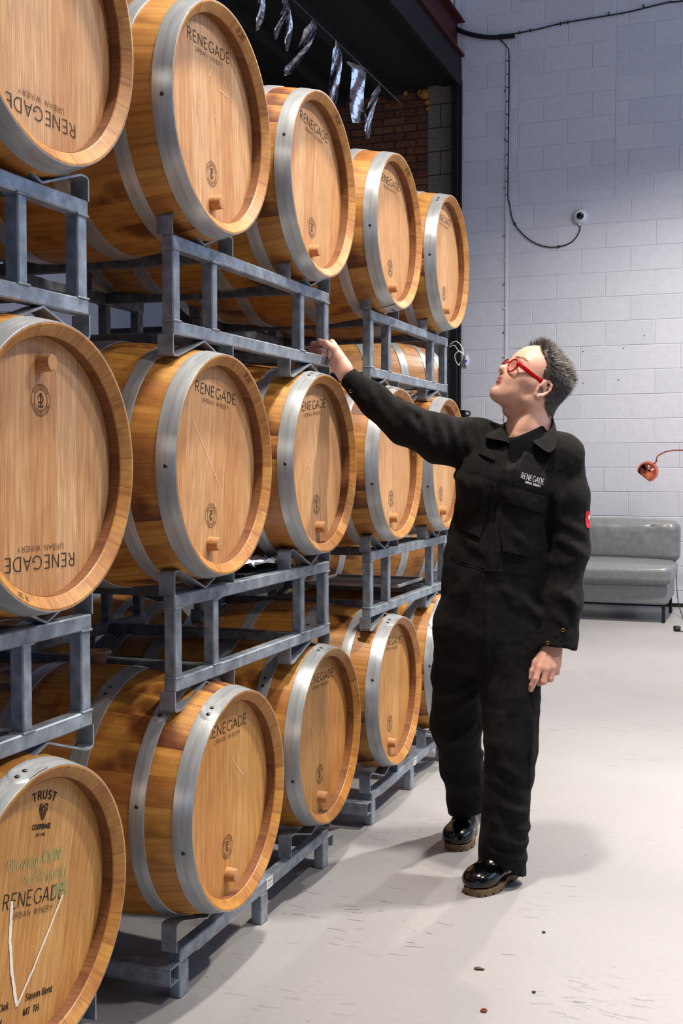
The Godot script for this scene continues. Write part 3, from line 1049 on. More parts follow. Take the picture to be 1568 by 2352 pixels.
func build_store() -> void:
	barrel_meshes()
	var T := 2.164
	var m := 1.3126
	var b := 0.461
	var rows := [
		{"at": Vector3(0.004, T, -1.94), "roll": 180.0, "seed": 101, "lap": 2.6, "label": "top-tier oak barrel at upper left with its lettering upside down, cut by frame"},
		{"at": Vector3(0.005, T, -2.66), "roll": -2.0, "seed": 102, "marks": [[0.007, 0.16, 0.011, 0.129, -0.007, 0.108], [0.082, 0.121, 0.091, 0.091, 0.121, 0.08], [0.05, 0.092, 0.1, 0.083], [0.023, 0.021, 0.034, 0.002]], "lap": -2.5, "brand": true, "label": "large top-tier oak barrel second from left, dark stained head with pale scratches"},
		{"at": Vector3(-0.008, T, -3.384), "roll": 4.0, "seed": 103, "lap": -0.9, "brand": true, "label": "middle oak barrel of the five on the top tier, below the foil strips"},
		{"at": Vector3(0.004, 2.156, -4.12), "roll": -1.0, "seed": 104, "lap": 3.0, "brand": true, "label": "fourth oak barrel on the top tier, a smudge beside its low bung"},
		{"at": Vector3(0.006, T, -4.861), "roll": 0.0, "seed": 105, "lap": 0.52, "label": "farthest top-tier oak barrel against the white wall, bright riveted hoop lap"},
		{"at": Vector3(0.007, 1.310, -1.92), "roll": 181.0, "seed": 106, "lap": 2.5, "brand": true, "label": "middle-tier oak barrel at left edge set upside down, bung at its top"},
		{"at": Vector3(0.0, m, -2.675), "roll": 6.0, "seed": 107, "marks": [[-0.122, 0.097, -0.067, 0.051, -0.014, 0.002, 0.035, -0.045]], "lap": -2.4, "brand": true, "label": "middle-tier oak barrel with full lettering and a long diagonal scratch on its head"},
		{"at": Vector3(-0.014, 1.315, -3.413), "roll": -6.0, "seed": 108, "marks": [[-0.096, 0.077, -0.066, 0.021, -0.033, -0.016]], "lap": 0.1, "label": "middle-tier oak barrel directly under the man's reaching hand"},
		{"at": Vector3(0.002, 1.314, -4.143), "roll": 0.0, "seed": 109, "lap": 0.15, "label": "middle-tier oak barrel crossed by the man's outstretched sleeve"},
		{"at": Vector3(0.0, 1.313, -4.848), "roll": 0.0, "seed": 110, "lap": -1.2, "brand": true, "label": "far middle-tier oak barrel partly hidden by the man's chest"},
		{"at": Vector3(-0.002, b, -1.894), "roll": 12.5, "seed": 111, "lap": 0.35, "text": false, "trust": true, "label": "bottom-left oak barrel with a chalked V and a gem emblem on its head"},
		{"at": Vector3(0.025, b, -2.698), "roll": 1.0, "seed": 112, "marks": [[0.022, 0.103, 0.043, 0.077, 0.096, 0.034]], "lap": 0.42, "label": "bottom-tier oak barrel with dark blotched staves, big in the foreground"},
		{"at": Vector3(-0.014, 0.456, -3.456), "roll": 2.0, "seed": 113, "marks": [[-0.141, 0.076, -0.089, 0.042, -0.039, 0.006]], "lap": 0.12, "label": "bottom-tier oak barrel third from left, below the middle rack's right end"},
		{"at": Vector3(-0.015, 0.463, -4.197), "roll": 5.0, "seed": 114, "lap": 0.3, "label": "bottom-tier oak barrel just left of the man's legs"},
		{"at": Vector3(0.0, b, -4.90), "roll": 3.0, "seed": 115, "lap": 0.8, "label": "bottom-tier oak barrel mostly hidden behind the man's leg"},
	]
	for d in rows:
		make_barrel(d)
	var zA := -1.616
	var zB := -3.04
	var zC := -4.51
	for e in [[zA, "left, only its right end in view"], [zB, "centre, gripped by the man's hand" ], [zC, "right, white wire tied to its far end"]]:
		make_rack("galvanised barrel rack carrying the top tier, " + e[1], Vector3(0, 1.6265, e[0]), 0.288, -0.052)
	for e in [[zA, "left, under the upside-down barrel"], [zB, "centre, in front of the white sheet"], [zC, "right, beside the man's hip"]]:
		make_rack("galvanised barrel rack carrying the middle tier, " + e[1], Vector3(0, 0.762, e[0]), 0.296, -0.050)
	for e in [[zA, "under the chalk-marked barrel"], [zB, "with open fork pocket and sticker in the foreground"], [zC, "beside the man's feet"]]:
		make_floor_rack("low galvanised base rack on the floor " + e[1], Vector3(0, 0, e[0]))
	# second row behind: only its bottom tier stands there
	for k in 3:
		var o := make_barrel({"at": Vector3(-1.02, b, [-2.74, -3.49, -4.23][k]), "roll": 0.0, "seed": 120 + k, "lap": 1.0, "text": false,
			"label": ["dark oak barrel in the rear row behind the blotched bottom barrel", "dark oak barrel in the rear row seen through the centre rack", "dark oak barrel in the rear row behind the barrel by the man's legs"][k]})
	for e in [[zB, "centre of the rear row"], [zC, "right of the rear row"]]:
		make_floor_rack("low galvanised base rack on the floor, " + e[1], Vector3(-1.02, 0, e[0]))
	# bungs standing on the bilges
	for e in [[Vector3(-0.405, b + BB - 0.012, -2.72), "tan silicone bung on top of the blotched bottom barrel"], [Vector3(-0.43, b + BB - 0.014, -3.456), "tan silicone bung on the bottom barrel behind the centre rack"],
			[Vector3(-1.45, b + BB - 0.014, -3.49), "tan silicone bung on the rear-row barrel behind the centre rack"], [Vector3(-1.45, b + BB - 0.014, -4.23), "tan silicone bung on the rear-row barrel at right"]]:
		var g := MB.new()
		var rows2 := []
		for p in [[0.0, 0.0001], [0.0, 0.019], [0.032, 0.0225], [0.033, 0.031], [0.041, 0.032], [0.043, 0.030], [0.043, 0.022], [0.034, 0.018], [0.034, 0.0001]]:
			var row := []
			for k in 25:
				row.append(Vector3(p[1] * cos(TAU * k / 24), p[0], p[1] * sin(TAU * k / 24)))
			rows2.append(row)
		g.grid(rows2)
		var n := put("barrel_bung", g.done(), M.cork)
		n.position = e[0]
		tag(n, e[1], "bung", "silicone bungs on barrel tops")
	side_stack()

# two barrels lying the other way round in a farther stack, on two plain racks
func side_stack() -> void:
	var turn := deg_to_rad(20.12)
	var back := Vector3(-sin(turn), 0, -cos(turn))
	var right := Vector3(cos(turn), 0, -sin(turn))
	var dirv := (-right * sin(deg_to_rad(66)) - back * cos(deg_to_rad(66))).normalized()
	var ang := atan2(-dirv.z, dirv.x)
	for k in 2:
		var c := Vector3(-1.40, [1.76, 0.86][k], -6.65)
		var o := make_barrel({"at": c, "seed": 140 + k, "lap": 1.2, "text": false, "label": ["pale oak barrel lying sideways in the far stack, seen through the top rack", "pale oak barrel lying sideways in the far stack, low behind the middle rack"][k]})
		o.basis = Basis(Vector3.UP, ang)
		var r := thing("barrel_rack", ["dark steel rack under the upper sideways barrel in the far stack", "dark steel base rack under the lower sideways barrel in the far stack"][k], "barrel rack", Vector3(c.x, 0, c.z), ang)
		for x in [-0.1, -0.74]:
			for z in [-0.30, 0.30]:
				var y0: float = [0.62 + 0.5, 0.0][k]
				put("post", box_mesh(Vector3(x, (y0 + c.y - 0.2) * 0.5, z), Vector3(0.035, c.y - 0.2 - y0, 0.035), 0.003), M.galv_dull, r)
			put("rail", box_mesh(Vector3(x, c.y - 0.315, 0), Vector3(0.035, 0.035, 0.64), 0.003), M.galv_dull, r)
			if k == 0:
				put("rail", box_mesh(Vector3(x, c.y - 0.60, 0), Vector3(0.035, 0.035, 0.64), 0.003), M.galv_dull, r)

# ---------------------------------------------------------------- the building
func build_room() -> void:
	var WZ := -11.1
	# floor: one slab, painted
	var fm := MB.new()
	fm.quad(Vector3(-7, 0, 5), Vector3(6.5, 0, 5), Vector3(6.5, 0, -11.6), Vector3(-7, 0, -11.6), Vector3.UP, Vector2(-7, 5) / 8.0, Vector2(6.5, 5) / 8.0, Vector2(6.5, -11.6) / 8.0, Vector2(-7, -11.6) / 8.0)
	fm.box(Vector3(-0.25, -0.15, -3.3), Vector3(13.5, 0.299, 16.6))
	struct("floor", fm.done(), M.floor)
	# back wall: painted concrete blocks with recessed joints, an infilled opening between straight joints
	var wall := struct("wall_back", span_box(Vector3(-1.63, 0, WZ - 0.25), Vector3(6.5, 6.6, WZ - 0.0035)), M.paint)
	var r := RandomNumberGenerator.new()
	r.seed = 9
	var C := 0.225
	var xe := 0.95
	for m_ in range(-1, 27):
		var y0 := 0.148 + C * m_
		var y1 := y0 + C
		y0 = maxf(y0, 0.0)
		if y1 > 6.5:
			break
		var segs := []
		if y0 > 3.6:
			segs = [[-1.56, -1.022, 0.0, 0.03], [-1.022, -0.116, 0.085, 0.12], [-0.116, xe, -0.02, 0.0]]
		else:
			segs = [[-1.56, -1.115, 0.0, 0.03], [-1.115, xe, 0.0, 0.03]]
		for s in segs:
			var xa: float = s[0]
			var ph: float = -0.191 if posmod(m_, 2) == 0 else 0.034
			ph += float(s[3]) - 0.03
			var x: float = xa
			while x < s[1] - 0.02:
				var nx: float = ph + 0.45 * (floor((x + 0.004 - ph) / 0.45) + 1.0)
				nx = minf(nx, s[1])
				if nx > s[1] - 0.06:
					nx = s[1]
				var ya: float = y0 + (float(s[2]) if y0 > 3.6 else 0.0)
				var yb: float = y1 + (float(s[2]) if y0 > 3.6 else 0.0)
				var g := 0.0022
				var pr := r.randf_range(0.0, 0.0016)
				put("block", span_box(Vector3(x + g, ya + g, WZ - 0.03), Vector3(nx - g, yb - g, WZ + pr), 0.0035), M.block if r.randf() < 0.6 else M.block2, wall)
				x = nx
	put("skirting", span_box(Vector3(-1.5, 0, WZ), Vector3(6.4, 0.035, WZ + 0.006), 0.001), M.cabinet, wall)
	# raw block pier and brickwork at the back of the store bay
	var pier := struct("wall_bay_pier", span_box(Vector3(-1.90, 0, WZ - 0.25), Vector3(-1.63, 6.6, WZ - 0.006)), M.mortar)
	for k in 29:
		var ya := 0.05 + C * k
		var half := -1.90 + (0.13 if k % 2 == 0 else 0.27)
		put("block", span_box(Vector3(-1.897, ya + 0.004, WZ - 0.04), Vector3(half - 0.004 if k % 2 == 0 else -1.633, ya + C - 0.004, WZ + r.randf_range(-0.002, 0.004)), 0.004), M.rawblock, pier)
		if k % 2 == 0:
			put("block", span_box(Vector3(half + 0.004, ya + 0.004, WZ - 0.04), Vector3(-1.633, ya + C - 0.004, WZ + r.randf_range(-0.002, 0.004)), 0.004), M.rawblock, pier)
	var bw := struct("wall_bay_back", span_box(Vector3(-7, 0, WZ - 0.25), Vector3(-1.90, 6.6, WZ - 0.008)), M.mortar)
	for row in range(0, 34):
		var yb := 2.37 + 0.075 * row
		var xo := 0.0 if row % 2 == 0 else 0.1125
		for k in range(0, 8):
			var xr := -1.905 - 0.225 * k + xo - (0.0 if row % 2 == 0 else 0.0)
			var xl := xr - 0.215
			xr = minf(xr, -1.905)
			if yb + 0.065 < 4.93:
				put("brick", span_box(Vector3(xl, yb, WZ - 0.05), Vector3(xr, yb + 0.064, WZ + r.randf_range(-0.004, 0.005)), 0.004), M["brick%d" % (r.randi() % 4)], bw)
	# blob of expanding foam squeezed out where the deck meets the pier
	var foam := thing("expanding_foam", "yellow lump of dried foam under the dark deck by the raw blocks", "foam", Vector3.ZERO)
	for q in [[-1.93, 4.88, 0.05], [-1.97, 4.90, 0.035], [-1.90, 4.80, 0.03], [-1.89, 4.74, 0.022], [-2.12, 4.91, 0.025]]:
		var rows := []
		for i in 7:
			var row := []
			for k in 10:
				var t := PI * i / 6.0
				var rr: float = q[2] * (1.0 + 0.15 * sin(k * 2.1 + i * 1.7))
				row.append(Vector3(q[0] + rr * sin(t) * cos(TAU * k / 9.0), q[1] + rr * cos(t), WZ + 0.01 + 0.7 * rr * sin(t) * sin(TAU * k / 9.0)))
			rows.append(row)
		var fb := MB.new()
		fb.grid(rows)
		put("blob", fb.done(), M.foam, foam)
	# other walls, out of the frame or glimpsed through the racks
	struct("wall_left", span_box(Vector3(-5.0, 0, -11.1), Vector3(-4.8, 6.6, 5)), M.paint)
	struct("wall_right", span_box(Vector3(6.3, 0, -11.6), Vector3(6.5, 6.6, 5)), M.paint)
	struct("wall_front", span_box(Vector3(-7, 0, 4.8), Vector3(6.5, 6.6, 5)), M.paint)
	struct("ceiling", span_box(Vector3(-7, 6.5, -11.6), Vector3(6.5, 6.7, 5)), M.paint)
	# the bay's dark deck, its header beam and the guide rail of the shutter
	var deck := struct("ceiling_bay", span_box(Vector3(-4.8, 4.95, -11.1), Vector3(-1.74, 5.15, 5)), M.dark_deck)
	for x in [-2.25, -2.75, -3.25]:
		put("joist", span_box(Vector3(x - 0.03, 4.83, -11.05), Vector3(x + 0.03, 4.95, 4.9), 0.004), M.dark_deck, deck)
	struct("trim_header", span_box(Vector3(-1.76, 4.93, -11.1), Vector3(-1.56, 5.18, 5), 0.006), M.black_steel)
	struct("trim_header_lip", span_box(Vector3(-1.60, 4.90, -11.1), Vector3(-1.55, 4.97, 5), 0.004), M.black_steel)
	var rb := MB.new()
	rb.box(Vector3(-1.60, 5.20, -3.05), Vector3(0.14, 0.02, 16.1), 0.003)
	rb.box(Vector3(-1.60, 5.52, -3.05), Vector3(0.14, 0.02, 16.1), 0.003)
	rb.box(Vector3(-1.61, 5.36, -3.05), Vector3(0.014, 0.30, 16.1), 0.0)
	struct("trim_red_beam", rb.done(), M.red_steel)
	struct("wall_over_bay", span_box(Vector3(-1.76, 5.53, -11.1), Vector3(-1.64, 6.5, 5)), M.paint)
	var gr := struct("trim_guide_rail", span_box(Vector3(-1.63, 0, WZ), Vector3(-1.57, 4.93, WZ + 0.10), 0.004), M.black_steel)
	put("guide_lip", span_box(Vector3(-1.57, 0, WZ), Vector3(-1.55, 4.93, WZ + 0.05), 0.003), M.black_steel, gr)
	# tall dark cabinet and two bare steel uprights at the back of the bay
	var cb := thing("metal_cabinet", "tall dark steel cabinet behind the racks at far left", "cabinet", Vector3(-4.2, 0, -10.2))
	put("carcass", box_mesh(Vector3(0, 1.3, 0), Vector3(1.15, 2.6, 0.7), 0.006), M.cabinet, cb)
	for s in [-1, 1]:
		put("door", box_mesh(Vector3(s * 0.286, 1.31, 0.356), Vector3(0.56, 2.5, 0.016), 0.004), M.cabinet, cb)
		put("handle", box_mesh(Vector3(s * 0.04, 1.2, 0.375), Vector3(0.018, 0.16, 0.022), 0.004), M.galv_dull, cb)

func tube_thing(called: String, label: String, cat: String, pts: Array, rad, mat_: Material, segs := 8) -> MeshInstance3D:
	var o := put(called, tube_mesh(pts, rad, segs), mat_)
	tag(o, label, cat)
	return o

func build_small() -> void:
	var WZ := -11.1
	var f := WZ + 0.012
	# capping and cables on the wall
	tube_thing("cable_duct", "dark curved cable duct high on the white wall, above the vertical cable", "duct", curve([Vector3(-1.72, 5.53, f + 0.03), Vector3(-1.55, 5.42, f + 0.02), Vector3(-1.35, 5.35, f + 0.012), Vector3(-1.18, 5.325, f + 0.01), Vector3(-1.045, 5.322, f + 0.01)], 4), 0.022, M.cabinet, 8)
	var hc := tube_thing("cable", "thin black cable clipped along the top of the white wall", "cable", curve([Vector3(-1.2, 5.352, f), Vector3(-1.05, 5.345, f), Vector3(-0.82, 5.36, f), Vector3(-0.6, 5.385, f), Vector3(-0.2, 5.40, f), Vector3(0.0, 5.41, f), Vector3(0.35, 5.45, f), Vector3(0.48, 5.445, f), Vector3(1.6, 5.45, f), Vector3(3.2, 5.46, f)], 5), 0.0065, M.cable, 6)
	var vc := tube_thing("cable", "black cable dropping down the white wall and looping to the camera", "cable", curve([Vector3(-1.19, 5.31, f), Vector3(-1.12, 5.23, f), Vector3(-1.098, 5.12, f), Vector3(-1.100, 4.4, f), Vector3(-1.102, 3.85, f), Vector3(-1.09, 3.78, f), Vector3(-1.04, 3.58, f), Vector3(-0.90, 3.42, f), Vector3(-0.75, 3.345, f), Vector3(-0.62, 3.335, f), Vector3(-0.50, 3.37, f), Vector3(-0.43, 3.46, f), Vector3(-0.422, 3.56, f)], 6), 0.0055, M.cable, 6)
	for k in 11:
		put("clip", box_mesh(Vector3(-1.112, 5.1 - k * 0.125, f), Vector3(0.028, 0.007, 0.016), 0.001), M.cable, vc)
	put("clip", box_mesh(Vector3(-1.035, 3.575, f), Vector3(0.018, 0.018, 0.016), 0.001), M.cable, vc)
	put("clip", box_mesh(Vector3(-0.62, 3.335, f), Vector3(0.018, 0.02, 0.016), 0.001), M.cable, vc)
	for x in [-1.0, -0.9, -0.62, -0.55, -0.18, 0.13]:
		put("clip", box_mesh(Vector3(x, 5.345 + (x + 1.05) * 0.085, f), Vector3(0.008, 0.03, 0.016), 0.001), M.cable, hc)
	var pipe := put("conduit", span_box(Vector3(-1.128, 0.9, WZ), Vector3(-1.104, 5.25, WZ + 0.012), 0.002), M.block)
	tag(pipe, "white painted conduit running down the wall beside the black cable", "conduit")
	for k in 17:
		put("clip", box_mesh(Vector3(-1.137, 1.2 + k * 0.2265, WZ + 0.007), Vector3(0.014, 0.014, 0.014), 0.002), M.galv_dull if k % 2 == 0 else M.white_plastic, pipe)
	# turret camera
	var cam := thing("security_camera", "white turret security camera with black eye on the block wall", "camera", Vector3(-0.425, 3.60, WZ))
	var mb := MB.new()
	var rows := []
	for p in [[0.0, 0.066], [0.02, 0.068], [0.035, 0.064], [0.045, 0.054]]:
		rows.append(ring_xy(Vector3(0, 0, p[0]), p[1], 24))
	mb.grid(rows)
	put("base", mb.done(), M.white_plastic, cam)
	mb = MB.new()
	rows = []
	for i in 9:
		var t := PI * 0.5 * i / 8.0
		rows.append(ring_xy(Vector3(0, 0, 0.03 + 0.055 * sin(t)), maxf(0.056 * cos(t), 0.0005), 24))
	mb.grid(rows)
	put("ball", mb.done(), M.white_plastic, cam)
	mb = MB.new()
	rows = []
	for p in [[0.0, 0.033], [0.006, 0.032], [0.012, 0.024], [0.014, 0.001]]:
		rows.append(ring_xy(Vector3(0, 0, p[0]), p[1], 20))
	mb.grid(rows)
	var eye := put("eye", mb.done(), M.black_gloss, cam)
	eye.position = Vector3(0.012, -0.008, 0.074)
	eye.rotation = Vector3(0.12, 0.22, 0)
	put("gland", tube_mesh([Vector3(-0.005, -0.06, 0.012), Vector3(-0.001, -0.085, 0.012)], 0.012), M.white_plastic, cam)
	# sensor and bracket by the guide rail
	var pir := thing("motion_sensor", "small white motion sensor with blue light on the wall edge", "sensor", Vector3(-1.498, 2.30, WZ))
	mb = MB.new()
	rows = []
	for i in 9:
		var t := PI * i / 8.0
		var row := []
		for k in 17:
			var a := PI * k / 16.0
			row.append(Vector3(0.026 * sin(t) * cos(a), 0.065 * cos(t), 0.045 * sin(t) * sin(a)))
		rows.append(row)
	mb.grid(rows)
	put("body", mb.done(), M.white_plastic, pir)
	put("window", box_mesh(Vector3(0.004, -0.005, 0.045), Vector3(0.022, 0.02, 0.004), 0.001), M.blue_lens, pir)
	var bk := thing("door_latch", "black steel latch loop on the wall beside the guide rail", "latch", Vector3(-1.50, 1.79, WZ))
	put("plate", box_mesh(Vector3(-0.03, 0, 0.012), Vector3(0.05, 0.07, 0.02), 0.003), M.black_steel, bk)
	put("loop", tube_mesh(curve([Vector3(-0.02, 0.02, 0.03), Vector3(0.03, 0.022, 0.03), Vector3(0.045, 0.0, 0.03), Vector3(0.03, -0.02, 0.03), Vector3(-0.02, -0.02, 0.03)], 4), 0.007), M.black_steel, bk)
	# drill holes and knocks in the paint
	for q in [[-0.388, 2.353, "right of the man's quiff"], [-0.02, 2.37, "farther right, level with his glasses"], [0.17, 2.48, "highest, near the right edge of the picture"], [-0.386, 2.06, "right of the man's ear"], [-0.06, 2.08, "right of the man's nape"], [0.36, 1.42, "above the copper lamp"]]:
		var h := put("wall_plug", box_mesh(Vector3(q[0], q[1], WZ + 0.003), Vector3(0.010, 0.010, 0.006), 0.003), M.cable)
		tag(h, "tiny dark plug hole in the white wall, " + q[2], "plug hole", "plug holes in the block wall")
	# foil strips hanging over the top tier from a dark rail
	var rail := tube_thing("hanging_rail", "thin dark pipe above the top barrels from which foil strips hang", "pipe", [Vector3(-0.9, 3.53, 0.5), Vector3(-0.9, 3.53, -7.0)], 0.004, M.black_steel)
	var fl := [[Vector3(-0.9, 3.53, -4.90), 0.27, 0.035, -0.01, "first from the left"], [Vector3(-0.9, 3.53, -5.18), 0.27, 0.05, 0.02, "second from left, split in two"],
		[Vector3(-0.9, 3.53, -5.55), 0.27, 0.07, -0.12, "third from left, slanting"], [Vector3(-0.9, 3.53, -5.86), 0.37, 0.055, 0.0, "fourth, long and thin"],
		[Vector3(-0.9, 3.53, -6.20), 0.33, 0.085, 0.02, "fifth, wide with folded top"], [Vector3(-0.9, 3.53, -6.58), 0.32, 0.045, -0.07, "farthest, before the brickwork"]]
	for i in fl.size():
		var q: Array = fl[i]
		var s := thing("foil_strip", "crumpled silver foil strip hanging over the barrels, " + q[4], "foil strip", q[0], deg_to_rad(20), "foil strips")
		var tails := 2 if i == 1 else 1
		for tl in tails:
			put("foil", foil_mesh(300 + i * 7 + tl, q[1] * (1.0 if tl == 0 else 0.8), q[2] * (1.0 if tails == 1 else 0.6), q[3] + (-0.05 if tl == 1 else 0.0), i == 4), M.foil, s)
	# paper on the rack, tray on the barrels
	var pm := MB.new()
	rows = []
	var fn := FastNoiseLite.new()
	fn.seed = 8
	fn.frequency = 9.0
	for i in 15:
		var row := []
		for k in 13:
			row.append(Vector3(-0.14 * k / 12.0 - 0.02 * sin(i * 0.9), 0.016 + 0.035 * absf(fn.get_noise_2d(i * 0.02, k * 0.02)) + 0.006 * fn.get_noise_2d(i * 0.09, k * 0.09 + 3.0), -0.26 * i / 14.0 - 0.02 * sin(k * 0.8)))
		rows.append(row)
	pm.grid(rows, false, Vector3(0, -5, 0))
	var pp := put("crumpled_sheet", pm.done(), M.paper)
	pp.position = Vector3(-0.085, 1.006, -3.03)
	tag(pp, "crumpled white sheet lying on the centre middle-tier rack between barrels", "sheet")
	var bd := put("dark_board", box_mesh(Vector3(0, 0, 0), Vector3(0.5, 0.008, 0.36), 0.001), M.cabinet)
	bd.position = Vector3(-0.36, 0.999, -3.19)
	tag(bd, "dark thin board under the white sheet on the centre rack", "board")
	var tr := thing("steel_tray", "thin steel tray lying behind the right middle-tier rack", "tray", Vector3(-0.36, 0.80, -4.80))
	put("base", box_mesh(Vector3(0, 0.004, 0), Vector3(0.40, 0.003, 0.34), 0.001), M.cabinet, tr)
	for s in [[0.2, 0, 0.006, 0.34], [-0.2, 0, 0.006, 0.34], [0, 0.17, 0.40, 0.006], [0, -0.17, 0.40, 0.006]]:
		put("rim", box_mesh(Vector3(s[0], 0.008, s[1]), Vector3(s[2], 0.014, s[3]), 0.002), M.hoop, tr)
	# loose white wire at the end of the top rack
	var wr := func(u: float, v: float) -> Vector3: return Vector3(-0.05, 1.850, -5.045) + Vector3(0.939, 0, -0.344) * (u * 0.0019) + Vector3(0, -v * 0.0019, 0)
	tube_thing("wire_tie", "loose white wire twisted round the far end of the top rack", "wire", curve([wr.call(-3, 6), wr.call(8, -1), wr.call(16, 2), wr.call(25, 14), wr.call(28, 28), wr.call(18, 22), wr.call(8, 30), wr.call(10, 44), wr.call(17, 54), wr.call(20, 48)], 6), 0.0018, M.wire, 6)
	tube_thing("wire_tie", "second white wire end sticking out above the far top rack", "wire", curve([wr.call(-4, 12), wr.call(6, 8), wr.call(16, 20), wr.call(30, 31)], 6), 0.0016, M.wire, 6)
	# things dropped on the floor
	var lf := MB.new()
	lf.prism(PackedVector2Array(V2([-0.014, 0, -0.009, 0.007, 0.0, 0.006, 0.010, 0.004, 0.014, -0.001, 0.005, -0.005, -0.004, -0.008, -0.010, -0.005])), Vector3(0.586, 0.001, -2.945), Vector3(1, 0, 0), Vector3(0, 0, 1), Vector3(0, 0.003, 0))
	tag(put("dried_leaf", lf.done(), M.leaf), "small dried leaf scrap on the floor in front of the man", "leaf")
	var rg := MB.new()
	var pts := []
	for k in 15:
		pts.append(Vector3(0.651 + 0.0065 * cos(TAU * k / 14), 0.003, -2.72 + 0.0065 * sin(TAU * k / 14)))
	rg.tube(pts, 0.0022, 6, false)
	tag(put("rubber_ring", rg.done(), M.rust_ring), "tiny orange ring on the floor at the bottom of the picture", "ring")
	for q in [[0.745, -2.86, "right of the dried leaf"], [0.70, -3.24, "near the man's front boot"], [1.10, -2.78, "at the lower right edge"]]:
		var ch := put("dark_chip", box_mesh(Vector3(q[0], 0.003, q[1]), Vector3(0.010, 0.005, 0.006), 0.002, Basis(Vector3.UP, q[0] * 9.0)), M.cable)
		tag(ch, "tiny black chip on the floor " + q[2], "chip", "chips on the floor")

func ring_xy(c: Vector3, rad: float, k: int) -> Array:
	var r := []
	for i in k + 1:
		r.append(c + Vector3(rad * cos(TAU * i / k), rad * sin(TAU * i / k), 0))
	return r

# a hanging strip of crumpled foil, with thickness
func foil_mesh(seed_: int, ln: float, w: float, lean: float, folded: bool) -> ArrayMesh:
	var fn := FastNoiseLite.new()
	fn.seed = seed_
	fn.frequency = 14.0
	fn.noise_type = FastNoiseLite.TYPE_CELLULAR
	var R := 34
	var rows := []
	for i in R + 1:
		var t := i / float(R)
		var row := []
		var wd: float = w * (0.25 + 0.75 * smoothstep(0.0, 0.2, t)) * (1.0 - 0.55 * smoothstep(0.8, 1.0, t))
		var bx := lean * t + 0.012 * sin(t * 5.0 + seed_)
		if folded:
			bx += -0.05 * (1.0 - smoothstep(0.0, 0.12, t))
			wd = w * (0.5 + 0.5 * smoothstep(0.0, 0.1, t))
		var tw := 0.9 * sin(t * 3.0 + seed_ * 0.7) * 0.5
		for k in 7:
			var s := (k / 6.0 - 0.5) * wd
			var z := 0.016 * fn.get_noise_2d(s * 3.0, t * ln * 3.0) + 0.01 * sin(t * 9.0 + k)
			row.append(Vector3(bx + s * cos(tw), -ln * t + 0.004 * fn.get_noise_2d(t, s), z + s * sin(tw)))
		rows.append(row)
	var m := MB.new()
	m.grid(rows, false, Vector3(0, -ln * 0.5, -3))
	var back := []
	for rw in rows:
		var b := []
		for p in rw:
			b.append(p + Vector3(0, 0, -0.0008))
		back.append(b)
	m.grid(back, false, Vector3(0, -ln * 0.5, 3))
	return m.done()

func cushion(c: Vector3, s: Vector3, rnd: float, bulge: float, crease := 0.0, seed_ := 0) -> ArrayMesh:
	# rounded box as six displaced faces
	var m := MB.new()
	var fn := FastNoiseLite.new()
	fn.seed = seed_
	fn.frequency = 2.2
	var h := s * 0.5
	for ax in 3:
		var i := (ax + 1) % 3
		var j := (ax + 2) % 3
		for sg in [-1.0, 1.0]:
			var rows := []
			var N := 40
			for a in N + 1:
				var row := []
				for b in N + 1:
					var p := Vector3.ZERO
					p[ax] = sg * h[ax]
					p[i] = (a / float(N) * 2 - 1) * h[i]
					p[j] = (b / float(N) * 2 - 1) * h[j]
					# round the edges: clamp to the inner box, push out by rnd
					var q := Vector3(clampf(p.x, -h.x + rnd, h.x - rnd), clampf(p.y, -h.y + rnd, h.y - rnd), clampf(p.z, -h.z + rnd, h.z - rnd))
					var dd := p - q
					var o := q + dd.normalized() * rnd
					var e := (1.0 - pow(absf(p.x / h.x), 3.0)) * (1.0 - pow(absf(p.y / h.y), 3.0)) if ax == 2 else (1.0 - pow(absf(p.x / h.x), 3.0)) * (1.0 - pow(absf(p.z / h.z), 3.0))
					if ax != 0:
						o[ax] += sg * bulge * maxf(e, 0.0)
					if crease > 0.0 and ax == 2 and sg > 0:
						# gathers running down from the top seam
						var k := smoothstep(-0.2, 0.55, p.y / h.y) * (1.0 - smoothstep(0.75, 1.0, p.y / h.y))
						o.z += crease * k * (sin(p.x * 46.0 + 3.0 * fn.get_noise_2d(p.x, p.y * 0.4)) * 0.6 + fn.get_noise_2d(p.x * 9.0, p.y * 1.5))
					row.append(c + o)
				rows.append(row)
			m.grid(rows, false, c)
	return m.done()

